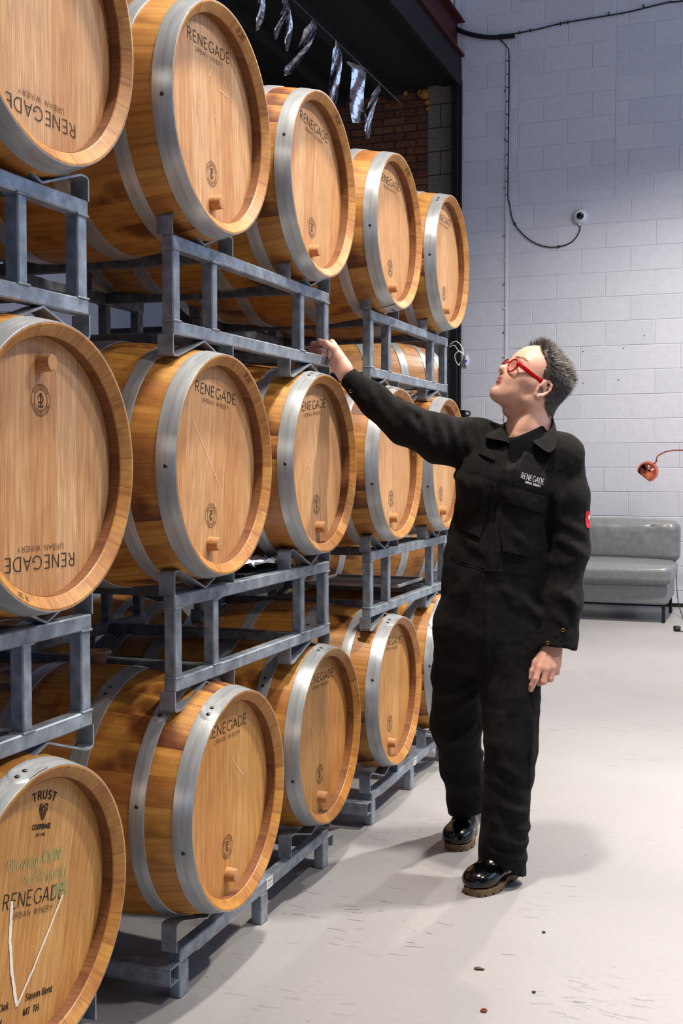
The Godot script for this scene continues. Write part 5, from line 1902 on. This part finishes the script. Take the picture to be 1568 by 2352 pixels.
	# folds of the cloth
	var f := [
		[[0.150, 1.15, 0.262, 1.09], 0.007, 0.016], [[0.155, 1.09, 0.265, 1.025], 0.008, 0.017], [[0.165, 1.00, 0.265, 1.03], 0.006, 0.015], [[0.15, 0.93, 0.245, 0.865], 0.007, 0.016], [[0.195, 0.925, 0.22, 0.83], 0.006, 0.013], [[0.14, 0.86, 0.2, 0.80], 0.004, 0.012],
		[[0.17, 1.28, 0.15, 1.14], 0.006, 0.014], [[0.138, 1.22, 0.142, 1.02], -0.006, 0.012],
		[[0.02, 1.10, 0.12, 1.03], 0.005, 0.016], [[-0.09, 1.0, -0.13, 0.90], 0.006, 0.018], [[-0.14, 1.10, -0.06, 1.03], 0.004, 0.016],
		[[0.045, 0.905, 0.115, 0.835], 0.009, 0.013], [[0.02, 0.885, 0.06, 0.868], 0.006, 0.011], [[-0.02, 0.94, 0.03, 0.90], 0.004, 0.013],
		[[-0.255, 1.48, -0.215, 1.33], 0.006, 0.013], [[-0.21, 1.475, -0.165, 1.32], 0.007, 0.013], [[-0.165, 1.465, -0.13, 1.33], 0.007, 0.012], [[-0.125, 1.46, -0.10, 1.35], 0.006, 0.012], [[-0.38, 1.555, -0.27, 1.40], 0.005, 0.013], [[-0.32, 1.505, -0.24, 1.37], 0.006, 0.014],
		[[-0.31, 1.505, -0.25, 1.468], 0.010, 0.014], [[-0.43, 1.58, -0.37, 1.47], 0.004, 0.011], [[-0.08, 1.45, -0.06, 1.36], 0.006, 0.012], [[-0.14, 1.28, -0.10, 1.20], 0.004, 0.014],
		[[-0.015, 0.555, -0.045, 0.43], 0.008, 0.016], [[0.085, 0.60, 0.075, 0.40], 0.007, 0.013], [[0.01, 0.54, 0.06, 0.62], 0.005, 0.016], [[-0.03, 0.40, 0.055, 0.345], 0.008, 0.015], [[-0.04, 0.345, 0.06, 0.285], 0.007, 0.014], [[-0.02, 0.27, 0.075, 0.235], 0.008, 0.014], [[-0.035, 0.235, -0.005, 0.16], 0.006, 0.013],
		[[-0.045, 0.165, 0.085, 0.135], 0.011, 0.014], [[-0.05, 0.125, 0.08, 0.085], 0.008, 0.011], [[0.02, 0.20, 0.09, 0.18], 0.009, 0.012],
		[[-0.20, 0.56, -0.07, 0.62], 0.006, 0.016], [[-0.18, 0.49, -0.07, 0.57], 0.006, 0.015], [[-0.15, 0.40, -0.06, 0.46], 0.005, 0.014], [[-0.19, 0.70, -0.07, 0.66], 0.005, 0.018],
		[[-0.054, 0.95, -0.058, 0.62], 0.004, 0.008], [[-0.035, 1.30, -0.052, 1.0], 0.003, 0.008]]
	for q in f:
		s.fold(V2(q[0]), q[1] * 1.5, q[2] * 1.05, -0.25)
	s.noise = FastNoiseLite.new()
	s.noise.seed = 77
	s.noise.frequency = 7.5
	s.noise.fractal_octaves = 3
	s.namp = 0.0075
	return s

# a patch of cloth lying on the coverall: outline given as (x, y) corners, draped from the front
func drape(s: Solid, list: PackedInt32Array, q: Array, nu: int, nv: int, lift: float, from: float, belly := 0.0, cham := 0.0) -> Array:
	var rows := []
	for j in nv + 1:
		var row := []
		for i in nu + 1:
			var v := j / float(nv)
			var u := 0.5 + (i / float(nu) - 0.5) * (1.0 - cham * smoothstep(0.55, 1.0, v))
			var a: Vector2 = (q[0] as Vector2).lerp(q[1], u)
			var b: Vector2 = (q[3] as Vector2).lerp(q[2], u)
			var p := a.lerp(b, v)
			var hit := trace(s, Vector3(p.x, p.y, from), Vector3(0, 0, -1), list)
			if hit == Vector3.INF:
				hit = Vector3(p.x, p.y, 0)
			hit.z += lift + belly * sin(PI * u) * sin(PI * v * 0.5)
			row.append(hit)
		rows.append(row)
	return rows

func patch_mesh(rows: Array, th: float) -> ArrayMesh:
	var m := MB.new()
	m.grid(rows, false, Vector3(0, 1.2, -9))
	var R := rows.size()
	var K: int = rows[0].size()
	var dz := Vector3(0, 0, -th)
	for r in R - 1:
		m.quad(rows[r][0], rows[r + 1][0], rows[r + 1][0] + dz, rows[r][0] + dz, rows[r][0] - rows[r][1])
		m.quad(rows[r][K - 1], rows[r + 1][K - 1], rows[r + 1][K - 1] + dz, rows[r][K - 1] + dz, rows[r][K - 1] - rows[r][K - 2])
	for k in K - 1:
		m.quad(rows[0][k], rows[0][k + 1], rows[0][k + 1] + dz, rows[0][k] + dz, rows[0][k] - rows[1][k])
		m.quad(rows[R - 1][k], rows[R - 1][k + 1], rows[R - 1][k + 1] + dz, rows[R - 1][k] + dz, rows[R - 1][k] - rows[R - 2][k])
	return m.done()

func seam_mesh(s: Solid, list: PackedInt32Array, pts: Array, rad: float, from := 0.4) -> ArrayMesh:
	var r := []
	for i in pts.size() - 1:
		for k in 10:
			var p: Vector2 = (pts[i] as Vector2).lerp(pts[i + 1], k / 10.0)
			var h := trace(s, Vector3(p.x, p.y, from), Vector3(0, 0, -1), list)
			if h != Vector3.INF:
				r.append(h + Vector3(0, 0, rad * 0.3))
	return tube_mesh(r, rad, 5)

func build_person() -> void:
	M.cloth = tri_mat(Color(0.118, 0.113, 0.115), 0.92, 0.0, grey_tex(81, 256, 256, 0.55, 1.0, 0.05, FastNoiseLite.TYPE_SIMPLEX_SMOOTH, 0, 0, 0.08), 0.25)
	M.cloth.normal_enabled = true
	M.cloth.normal_texture = normal_from(noise_img(256, 256, 82, 0.02, FastNoiseLite.TYPE_SIMPLEX_SMOOTH, 5), 6.0)
	M.cloth.normal_scale = 0.28
	M.cloth.metallic_specular = 0.28
	M.cloth.rim_enabled = true
	M.cloth.rim = 0.08
	M.tee = mat(Color(0.06, 0.06, 0.068), 0.97)
	M.tee.metallic_specular = 0.2
	M.skin = mat(Color(1, 1, 1), 0.48)
	M.skin.vertex_color_use_as_albedo = true
	M.skin.subsurf_scatter_enabled = true
	M.skin.subsurf_scatter_strength = 0.12
	M.hair = mat(Color(1, 1, 1), 0.55)
	M.hair.vertex_color_use_as_albedo = true
	M.red_frame = mat(Color(0.62, 0.02, 0.03), 0.14)
	M.lens = mat(Color(0.95, 0.62, 0.58, 0.22), 0.02)
	M.lens.transparency = BaseMaterial3D.TRANSPARENCY_ALPHA
	M.boot = mat(Color(0.012, 0.012, 0.014), 0.16)
	M.sole = tri_mat(Color(0.56, 0.45, 0.30), 0.75, 0.0, grey_tex(83, 128, 128, 0.6, 1.0, 0.05), 0.1)
	M.brass = mat(Color(0.72, 0.56, 0.28), 0.3, 1.0)
	M.thread_white = mat(Color(0.90, 0.90, 0.90), 0.8)
	M.red_label = mat(Color(0.78, 0.04, 0.07), 0.6)
	M.eye_white = mat(Color(0.88, 0.85, 0.82), 0.2)
	M.iris = mat(Color(0.16, 0.11, 0.07), 0.15)
	head_frame()
	var p := thing("person", "man in black work coveralls and red glasses looking up, hand on a rack", "person", Vector3(0.4762, 0, -3.6696), deg_to_rad(20.1193))
	var fn := FastNoiseLite.new()
	fn.seed = 3
	fn.frequency = 60.0
	var fine := FastNoiseLite.new()
	fine.seed = 4
	fine.frequency = 420.0
	# skin: base tone with ruddy blotches, lips, and the grain of stubble
	var skin_col := func(q: Vector3, nn: Vector3) -> Color:
		var base := Color(0.66, 0.385, 0.275)
		var red := Color(0.60, 0.27, 0.205)
		var w := clampf(0.22 + 0.35 * fn.get_noise_3dv(q), 0.0, 1.0)
		var c := base.lerp(red, w)
		var d := q - HO
		if d.length() < 0.2 and q.y > 1.46:
			var f := d.dot(HF); var u := d.dot(HU); var sd := absf(d.dot(HS))
			if f > 0.084 and absf(u + 0.046) < 0.0105 and sd < 0.02:
				c = Color(0.40, 0.15, 0.125)
			elif u < -0.028 and u > -0.118 and f > 0.0 - (u + 0.03) * 0.1 and f < 0.11:
				var g := fine.get_noise_3dv(q)
				c = c.lerp(Color(0.27, 0.165, 0.12), clampf(0.12 + 0.35 * g, 0.0, 0.45))
		elif q.y < 0.8 or q.x < -0.4:
			c = c.lerp(red, 0.45)
		return c
	var head := head_solid()
	put("body", solid_mesh([body_solid(), head, grip_hand(), hang_hand()], [0.016, 0.003, 0.003, 0.003], skin_col), M.skin, p)
	# clothes
	var cs := coverall_solid()
	var cl := cs.all()
	var cov := put("coveralls", solid_mesh([cs], [0.0072]), M.cloth, p)
	# T-shirt under the coveralls
	var ts := Solid.new()
	ts.cap(Vector3(0.095, 1.47, -0.025), Vector3(0.068, 1.36, 0.012), 0.0655, 0.074, 0.02)
	ts.cap(Vector3(0.068, 1.36, 0.012), Vector3(0.045, 1.27, 0.03), 0.074, 0.09, 0.03)
	ts.cut(Vector3(0.082, 1.430, 0.0), Vector3(-0.38, 0.88, 0.20).normalized(), 0.2)
	ts.cap(Vector3(0.097, 1.48, -0.025), Vector3(0.080, 1.39, -0.005), 0.0615, 0.0615, 0.003, Vector3.ZERO, 1.0, 1)
	put("t_shirt", solid_mesh([ts], [0.005]), M.tee, p)
	build_collar(cov)
	build_pockets(cs, cl, cov)
	build_hair(head, p)
	build_glasses(p)
	for g in [1.0, -1.0]:
		var e := put("eye", ball_mesh(hp(0.0725, 0.0125, 0.032 * g), 0.0131), M.eye_white, p)
		put("iris", ball_mesh(hp(0.0815, 0.015, 0.0305 * g), 0.0062), M.iris, e)
	build_boot(p, Vector3(0.050, 0, 0.010), Vector3(-0.108, 0, 0.197))
	build_boot(p, Vector3(-0.038, 0, -0.44), Vector3(-0.120, 0, -0.215))

func build_collar(cov: Node3D) -> void:
	# two leaves of the shirt collar: stand at the neck, fold, and fall to a point
	var m := MB.new()
	var leaf := func(inner: Array, mid: Array, outer: Array) -> void:
		var a := curve(inner, 5); var b := curve(mid, 5); var c := curve(outer, 5)
		var rws := []
		for t in 9:
			var row := []
			for i in a.size():
				var u := t / 8.0
				var q: Vector3 = (a[i] as Vector3).lerp(b[i], u * 2.0) if u < 0.5 else (b[i] as Vector3).lerp(c[i], u * 2.0 - 1.0)
				row.append(q)
			rws.append(row)
		m.grid(rws, false, Vector3(0.08, 1.36, -0.02))
		var r2 := []
		for rw in rws:
			var nr := []
			for q in rw:
				nr.append(q + (Vector3(0.08, 1.36, -0.02) - q).normalized() * 0.004)
			r2.append(nr)
		m.grid(r2, false, Vector3(0.08, 1.36, -0.02), 1, 1, true)
		for i in rws[0].size() - 1:
			m.quad(rws[8][i], rws[8][i + 1], r2[8][i + 1], r2[8][i], rws[8][i] - rws[7][i])
			m.quad(rws[0][i], rws[0][i + 1], r2[0][i + 1], r2[0][i], rws[0][i] - rws[1][i])
	# viewer's right leaf (his left)
	leaf.call([Vector3(0.115, 1.458, -0.075), Vector3(0.150, 1.450, -0.035), Vector3(0.145, 1.418, 0.03), Vector3(0.112, 1.392, 0.075), Vector3(0.084, 1.376, 0.098)],
		[Vector3(0.120, 1.478, -0.080), Vector3(0.163, 1.472, -0.035), Vector3(0.158, 1.436, 0.042), Vector3(0.126, 1.404, 0.088), Vector3(0.086, 1.386, 0.106)],
		[Vector3(0.135, 1.425, -0.090), Vector3(0.178, 1.412, -0.035), Vector3(0.170, 1.385, 0.066), Vector3(0.132, 1.350, 0.122), Vector3(0.086, 1.380, 0.114)])
	# far leaf
	leaf.call([Vector3(0.110, 1.456, -0.075), Vector3(0.060, 1.447, -0.07), Vector3(0.024, 1.428, -0.02), Vector3(0.016, 1.408, 0.03), Vector3(0.014, 1.378, 0.075)],
		[Vector3(0.112, 1.472, -0.082), Vector3(0.052, 1.462, -0.08), Vector3(0.010, 1.442, -0.02), Vector3(-0.002, 1.418, 0.045), Vector3(0.006, 1.382, 0.09)],
		[Vector3(0.112, 1.430, -0.10), Vector3(0.035, 1.434, -0.1), Vector3(-0.028, 1.420, -0.01), Vector3(-0.055, 1.398, 0.072), Vector3(-0.006, 1.386, 0.10)])
	put("collar", m.done(), M.cloth, cov)

func build_pockets(cs: Solid, cl: PackedInt32Array, cov: Node3D) -> void:
	var Q := func(a: Array) -> Array: return V2(a)
	# pocket bags and flaps (corners: top left, top right, bottom right, bottom left)
	put("pocket", patch_mesh(drape(cs, cl, Q.call([-0.020, 1.215, 0.112, 1.175, 0.090, 1.025, -0.024, 1.052]), 14, 14, 0.006, 0.4, 0.012, 0.22), 0.008), M.cloth, cov)
	put("pocket_flap", patch_mesh(drape(cs, cl, Q.call([-0.012, 1.252, 0.130, 1.212, 0.132, 1.158, -0.018, 1.205]), 14, 8, 0.011, 0.4, 0.010, 0.2), 0.007), M.cloth, cov)
	put("pocket", patch_mesh(drape(cs, cl, Q.call([-0.140, 1.272, -0.045, 1.236, -0.070, 1.085, -0.138, 1.115]), 12, 12, 0.005, 0.4, 0.008, 0.25), 0.007), M.cloth, cov)
	put("pocket_flap", patch_mesh(drape(cs, cl, Q.call([-0.142, 1.300, -0.030, 1.256, -0.040, 1.205, -0.158, 1.262]), 12, 8, 0.011, 0.4, 0.012, 0.22), 0.008), M.cloth, cov)
	put("pen_loop", patch_mesh(drape(cs, cl, Q.call([-0.075, 1.362, -0.030, 1.342, -0.034, 1.326, -0.079, 1.346]), 6, 3, 0.006, 0.4, 0.005), 0.005), M.cloth, cov)
	put("placket", patch_mesh(drape(cs, cl, Q.call([0.000, 1.325, 0.030, 1.335, -0.030, 0.985, -0.064, 0.985]), 5, 26, 0.004, 0.4), 0.005), M.cloth, cov)
	for pl in [[-0.165, 1.02, -0.06, 0.992, 0.0, 0.982, 0.12, 0.962], [-0.165, 1.012, -0.06, 0.984, 0.0, 0.974, 0.12, 0.954], [-0.056, 0.985, -0.066, 0.80, -0.062, 0.64], [0.078, 0.72, 0.088, 0.55, 0.072, 0.42, 0.075, 0.30], [0.160, 1.295, 0.205, 1.318, 0.245, 1.300], [0.105, 0.945, 0.112, 0.87, 0.10, 0.79]]:
		put("seam", seam_mesh(cs, cl, V2(pl), 0.0011), M.cloth, cov)
	# embroidered name on the chest, running a little downhill
	var t := MB.new()
	letter(t, "RENEGADE", Vector3.ZERO, Vector3(1, 0, 0), Vector3(0, 1, 0), 0.0165, 0.0017, 0.074)
	letter(t, "URBAN WINERY", Vector3(0.004, -0.0115, 0), Vector3(1, 0, 0), Vector3(0, 1, 0), 0.0066, 0.0011, 0.05)
	var tilt := deg_to_rad(-16.0)
	for i in t.v.size():
		var q: Vector3 = t.v[i].rotated(Vector3(0, 0, 1), tilt) + Vector3(0.078, 1.262, 0)
		var h := trace(cs, Vector3(q.x, q.y, 0.4), Vector3(0, 0, -1), cl)
		t.v[i] = Vector3(q.x, q.y, (h.z if h != Vector3.INF else 0.1) + 0.0016)
	put("embroidered_lettering", t.done(), M.thread_white, cov)
	# red woven label on the sleeve
	var lb := []
	for j in 9:
		var row := []
		for i in 5:
			var y := lerpf(1.168, 1.116, j / 8.0)
			var z := lerpf(0.078, 0.034, i / 4.0)
			var h2 := trace(cs, Vector3(0.45, y, z), Vector3(-1, 0, 0), cl)
			row.append((h2 if h2 != Vector3.INF else Vector3(0.27, y, z)) + Vector3(0.0015, 0, 0.0012))
		lb.append(row)
	var lm := MB.new()
	lm.grid(lb, false, Vector3(0.2, 1.12, 0.0))
	var lab := put("sleeve_label", lm.done(), M.red_label, cov)
	var lw := MB.new()
	for j in range(2, 4):
		for i in range(1, 3):
			var o := Vector3(0.0006, 0, 0.0006)
			lw.quad(lb[j][i] + o, lb[j][i + 1] + o, lb[j + 1][i + 1] + o, lb[j + 1][i] + o, Vector3(1, 0, 0.5))
	put("print", lw.done(), M.thread_white, lab)
	# snaps on the cuffs
	for q in [Vector3(-0.475, 1.545, 0.2), Vector3(0.130, 0.765, 0.3), Vector3(0.175, 0.805, 0.3)]:
		var h3 := trace(cs, q, Vector3(0, 0, -1), cl)
		if h3 != Vector3.INF:
			var pts := []
			for k in 11:
				pts.append(h3 + Vector3(0.0048 * cos(TAU * k / 10), 0.0048 * sin(TAU * k / 10), 0.001))
			put("snap", tube_mesh(pts, 0.0014, 5), M.brass, cov)

# where hair grows on the head, in head coordinates
func hair_edge(f: float, u: float, s: float) -> float:
	# positive inside the hair
	var line := 0.0
	if u > 0.105:
		line = 0.066
	elif u > 0.06:
		line = lerpf(0.030, 0.066, smoothstep(0.06, 0.105, u))
	elif u > 0.012:
		line = lerpf(0.014, 0.030, smoothstep(0.012, 0.06, u))
	elif u > -0.012:
		line = lerpf(-0.002, 0.014, smoothstep(-0.012, 0.012, u))
	else:
		line = lerpf(-0.085, -0.036, smoothstep(-0.055, -0.012, u))
	var a := line - f
	var b := u + 0.047
	return minf(a, b)

func build_hair(head: Solid, p: Node3D) -> void:
	var list := PackedInt32Array([0, 1])
	var hall := PackedInt32Array()
	for i in ear_from:
		# skull, jaw corners and the back of the neck are all that carries hair
		if head.op[i] == 0 and head.ra[i] > 0.0125:
			hall.append(i)
	var v := MB.new()
	var cols := PackedColorArray()
	var r := RandomNumberGenerator.new()
	r.seed = 12
	var c0 := hp(0.0, 0.035, 0)
	# close cap under the strands
	var cap_rows := []
	for i in 41:
		var row := []
		for k in 73:
			var t := PI * i / 40.0
			var a := TAU * k / 72.0
			var dir := (HU * cos(t) + (HF * cos(a) + HS * sin(a)) * maxf(sin(t), 0.001)).normalized()
			row.append(dir)
		cap_rows.append(row)
	var ptc := {}
	var hit := func(dir: Vector3) -> Vector3:
		var q := trace(head, c0 + dir * 0.26, -dir, hall, 0.26)
		return q if q != Vector3.INF else c0 + dir * 0.09
	var pts := []
	var skin_pts := []
	for i in 41:
		var row2 := []
		var row3 := []
		for k in 73:
			var dir: Vector3 = cap_rows[i][k]
			var q: Vector3 = hit.call(dir)
			var d := q - HO
			var e := hair_edge(d.dot(HF), d.dot(HU), d.dot(HS))
			var th := clampf(e * 0.6, -0.006, 0.006 + 0.004 * clampf(d.dot(HU) * 10.0, 0.0, 1.0))
			row2.append(q + dir * th)
			row3.append(q)
		pts.append(row2)
		skin_pts.append(row3)
	var cm := MB.new()
	cm.grid(pts, false, c0)
	for i in range(0, cm.v.size(), 3):
		var keep := true
		for j in 3:
			var d0: Vector3 = cm.v[i + j] - HO
			var hf := d0.dot(HF)
			var hu := d0.dot(HU)
			if hair_edge(hf, hu, 0.0) < 0.0025 or (absf(d0.dot(HS)) > 0.055 and hu < 0.040 and hu > -0.034 and hf > -0.034):
				keep = false
		if keep:
			for j in 3:
				v.v.append(cm.v[i + j]); v.n.append(cm.n[i + j])
				cols.append(Color(0.035, 0.026, 0.02))
	# strands
	var dark := [Color(0.030, 0.022, 0.017), Color(0.05, 0.036, 0.027), Color(0.075, 0.055, 0.042)]
	var grey := [Color(0.16, 0.14, 0.125), Color(0.28, 0.26, 0.24), Color(0.10, 0.085, 0.075), Color(0.045, 0.035, 0.028)]
	var made := 0
	for n in 15000:
		var t := acos(1.0 - 2.0 * r.randf())
		var a := r.randf() * TAU
		var dir := (HU * cos(t) + (HF * cos(a) + HS * sin(a)) * sin(t)).normalized()
		if dir.dot(HU) < -0.75:
			continue
		var gi := clampf(t / PI * 40.0, 0.0, 39.999)
		var gk := clampf(a / TAU * 72.0, 0.0, 71.999)
		var i0 := int(gi)
		var k0 := int(gk)
		var ra: Vector3 = (skin_pts[i0][k0] as Vector3).lerp(skin_pts[i0][k0 + 1], gk - k0)
		var rb: Vector3 = (skin_pts[i0 + 1][k0] as Vector3).lerp(skin_pts[i0 + 1][k0 + 1], gk - k0)
		var root := ra.lerp(rb, gi - i0)
		var d := root - HO
		var f := d.dot(HF); var u := d.dot(HU); var sd := d.dot(HS)
		var e := hair_edge(f, u, sd)
		if e < r.randf() * 0.006 - 0.001:
			continue
		# ears stay clear
		if absf(sd) > 0.078 and u < 0.04 and u > -0.035 and f > -0.04:
			continue
		var side := clampf((0.085 - u) * 16.0, 0.0, 1.0)
		var ln := lerpf(0.025, 0.008, side) * r.randf_range(0.7, 1.25)
		var flow := (-HU * 0.75 - HF * 0.6).lerp(-HF * 0.35 + HU * 0.25 + HS * 0.1, 1.0 - side).normalized()
		if u > 0.09 and f > 0.03:
			# the quiff: up, then forward
			flow = (HU * 0.62 + HF * lerpf(-0.45, 0.55, smoothstep(0.035, 0.066, f)) + HS * (0.12 * sin(f * 190.0) + r.randf_range(-0.08, 0.08))).normalized()
			ln = 0.030 * r.randf_range(0.75, 1.05)
		var lift := lerpf(0.38, 0.12, side)
		var d1 := (flow * (1.0 - lift * 0.4) + dir * lift + Vector3(r.randfn(), r.randfn(), r.randfn()) * 0.07).normalized()
		var d2 := (flow + dir * 0.12 + Vector3(r.randfn(), r.randfn(), r.randfn()) * 0.09).normalized()
		var p0 := root + dir * (clampf(e * 0.6, 0.0, 0.006 + 0.004 * clampf(u * 10.0, 0.0, 1.0)) - 0.0015)
		var p1 := p0 + d1 * ln * 0.5
		var p2 := p1 + d2 * ln * 0.5
		var wv := d1.cross(dir).normalized() * r.randf_range(0.0006, 0.0011)
		var g := clampf((0.055 - u) * 14.0, 0.0, 1.0) * clampf((f + 0.075) * 12.0, 0.15, 1.0)
		var col: Color = grey[r.randi() % 4] if r.randf() < 0.15 + 0.5 * g else dark[r.randi() % 3]
		var b0 := v.v.size()
		v.quad(p0 - wv, p0 + wv, p1 + wv * 0.8, p1 - wv * 0.8, dir)
		v.tri(p1 - wv * 0.8, p1 + wv * 0.8, p2, dir)
		var rg := dir * 0.0008
		v.quad(p0 - wv, p0 + rg * 1.2, p1 + rg, p1 - wv * 0.8, dir - wv * 300.0)
		v.quad(p0 + wv, p0 + rg * 1.2, p1 + rg, p1 + wv * 0.8, dir + wv * 300.0)
		for q in v.v.size() - b0:
			cols.append(col)
		made += 1
	# brows
	for n in 150:
		var sg := 1.0 if n % 2 == 0 else -1.0
		var t := r.randf()
		var bp := hp(lerpf(0.094, 0.072, t * t) , 0.036 + 0.006 * sin(t * 2.2) + r.randf_range(-0.0032, 0.0032), sg * lerpf(0.011, 0.050, t))
		var dn := (bp - hp(0.03, 0.03, 0)).normalized()
		var q0 := trace(head, bp + dn * 0.03, -dn, head.all(), 0.08)
		if q0 == Vector3.INF:
			continue
		var bd := (HS * sg * 0.9 + HU * r.randf_range(0.0, 0.4) - HF * 0.25).normalized()
		var q1 := q0 + bd * 0.007 + dn * 0.0012
		var bw := bd.cross(dn).normalized() * 0.0005
		var bb := v.v.size()
		v.quad(q0 - bw, q0 + bw, q1 + bw * 0.3, q1 - bw * 0.3, dn)
		for q in v.v.size() - bb:
			cols.append(Color(0.13, 0.085, 0.06))
	var m := ArrayMesh.new()
	var arr := []
	arr.resize(Mesh.ARRAY_MAX)
	arr[Mesh.ARRAY_VERTEX] = v.v
	arr[Mesh.ARRAY_NORMAL] = v.n
	arr[Mesh.ARRAY_COLOR] = cols
	m.add_surface_from_arrays(Mesh.PRIMITIVE_TRIANGLES, arr)
	put("hair", m, M.hair, p)

func build_glasses(p: Node3D) -> void:
	var g := Node3D.new()
	g.name = "eyeglasses"
	p.add_child(g)
	var fr := MB.new()
	for s in [1.0, -1.0]:
		var c := hp(0.103, 0.008, 0.0335 * s)
		var ex: Vector3 = (HS * s * 0.985 - HF * 0.17).normalized()
		var ey: Vector3 = (HU * 0.985 + HF * 0.12).normalized()
		var pts := []
		for k in 29:
			var a := TAU * k / 28.0
			var rx := 0.0245; var ry := 0.0215
			pts.append(c + ex * rx * cos(a) * (1.0 - 0.06 * sin(a) * -1.0) + ey * ry * sin(a))
		fr.tube(pts, 0.0026, 8, false)
		var ln := MB.new()
		var en := ex.cross(ey).normalized()
		if en.dot(HF) < 0.0:
			en = -en
		for sg in [0.0006, -0.0006]:
			for k in 28:
				ln.tri(c + en * sg, pts[k] + en * sg, pts[k + 1] + en * sg, en * sg)
		put("lens", ln.done(), M.lens, g)
		# temple: hinge, deep bar, tip hooked behind the ear
		var tp := MB.new()
		var path := curve([hp(0.101, 0.016, 0.060 * s), hp(0.086, 0.0165, 0.0675 * s), hp(0.05, 0.0165, 0.0745 * s), hp(0.01, 0.018, 0.0785 * s), hp(-0.012, 0.022, 0.0795 * s), hp(-0.028, 0.010, 0.078 * s), hp(-0.036, -0.008, 0.074 * s)], 5)
		var rws := []
		for i in path.size():
			var tt := i / float(path.size() - 1)
			var h := lerpf(0.0060, 0.0045, tt) + 0.0022 * sin(tt * PI)
			var th := 0.0019
			var row := []
			for k in 13:
				var a2 := TAU * k / 12.0
				row.append(path[i] + HU * h * sin(a2) * 0.95 + HS * s * th * cos(a2))
			rws.append(row)
		for i in rws.size() - 1:
			tp.grid([rws[i], rws[i + 1]], false, (path[i] + path[i + 1]) * 0.5)
		tp.tube([hp(0.1015, 0.016, 0.056 * s), hp(0.100, 0.016, 0.0625 * s)], 0.0042, 8)
		put("temple", tp.done(), M.red_frame, g)
	fr.tube(curve([hp(0.1065, 0.013, 0.011), hp(0.1085, 0.0165, 0.004), hp(0.1085, 0.0165, -0.004), hp(0.1065, 0.013, -0.011)], 4), 0.0026, 8)
	put("frame", fr.done(), M.red_frame, g)

# heel and toe on the floor give position and direction
func build_boot(p: Node3D, heel: Vector3, toe: Vector3) -> void:
	var b := Node3D.new()
	b.name = "boot"
	p.add_child(b, true)
	var L := heel.distance_to(toe)
	var fw := (toe - heel).normalized()
	var sd := fw.cross(Vector3.UP).normalized()
	var P := func(f: float, y: float, s: float) -> Vector3: return heel + fw * (f * L) + Vector3.UP * y + sd * s
	var s := Solid.new()
	var up := Vector3.UP
	s.cap(P.call(0.17, 0.070, 0), P.call(0.45, 0.070, 0), 0.040, 0.041, 0.02)
	s.cap(P.call(0.45, 0.064, 0), P.call(0.78, 0.054, 0.003), 0.042, 0.049, 0.02, up, 1.45)
	s.cap(P.call(0.72, 0.055, 0.004), P.call(0.86, 0.049, 0.004), 0.047, 0.042, 0.02, up, 1.45)
	s.cap(P.call(0.20, 0.08, 0), P.call(0.26, 0.17, 0), 0.042, 0.042, 0.025)
	s.cap(P.call(0.30, 0.12, 0), P.call(0.58, 0.075, 0), 0.036, 0.034, 0.02)
	s.cut(P.call(0.5, 0.034, 0), Vector3.DOWN, 0.4)
	for q in [[0.52, 0.112, 0.0034], [0.57, 0.103, 0.003], [0.635, 0.096, 0.0026]]:
		s.cap(P.call(q[0], q[1], -0.026), P.call(q[0] + 0.03, q[1] + 0.001, 0.028), 0.004, 0.004, 0.008)
	for i in s.A.size():
		s.A[i].y -= 0.0105
		for j in 2:
			s.lim[i][j].y -= 0.0105
	put("upper", solid_mesh([s], [0.0045]), M.boot, b)
	# sole: outline swept down, lugs cut into its edge
	var out := []
	var N := 72
	for k in N:
		var a := TAU * k / N
		var f := 0.5 - 0.52 * cos(a)
		var w := 0.0
		w = (0.036 + 0.019 * smoothstep(0.3, 0.75, f) - 0.006 * exp(-pow((f - 0.36) / 0.12, 2.0))) * pow(maxf(absf(sin(a)), 0.0), 0.55)
		out.append([f, w * signf(sin(a))])
	var m := MB.new()
	for lay in [[0.027, 0.020, 1.0, false], [0.020, 0.011, 0.985, false], [0.011, 0.004, 0.985, true]]:
		for k in N:
			var a0: Array = out[k]; var a1: Array = out[(k + 1) % N]
			var notch: bool = lay[3] and k % 4 == 2 and (a0[0] < 0.22 or a0[0] > 0.42)
			var sc: float = float(lay[2]) - (0.07 if notch else 0.0)
			var q0: Vector3 = P.call(0.5 + (a0[0] - 0.5) * sc, lay[0], a0[1] * sc); var q1: Vector3 = P.call(0.5 + (a1[0] - 0.5) * sc, lay[0], a1[1] * sc)
			var low: float = lay[1]
			if lay[3] and a0[0] > 0.26 and a0[0] < 0.40:
				low = 0.0109
			var q2: Vector3 = P.call(0.5 + (a1[0] - 0.5) * sc, low, a1[1] * sc); var q3: Vector3 = P.call(0.5 + (a0[0] - 0.5) * sc, low, a0[1] * sc)
			var ctr: Vector3 = P.call(0.5, lay[0], 0)
			m.quad(q0, q1, q2, q3, q0 - ctr)
			m.tri(P.call(0.5, lay[0], 0), q0, q1, Vector3.UP)
			m.tri(P.call(0.5, low, 0), q2, q3, Vector3.DOWN)
			if notch:
				for e in [a0, a1]:
					var big: float = lay[2]
					m.quad(P.call(0.5 + (e[0] - 0.5) * sc, lay[0], e[1] * sc), P.call(0.5 + (e[0] - 0.5) * big, lay[0], e[1] * big), P.call(0.5 + (e[0] - 0.5) * big, low, e[1] * big), P.call(0.5 + (e[0] - 0.5) * sc, low, e[1] * sc), fw)
	for i in m.v.size():
		m.v[i].y -= 0.004
	put("sole", m.done(), M.sole, b)
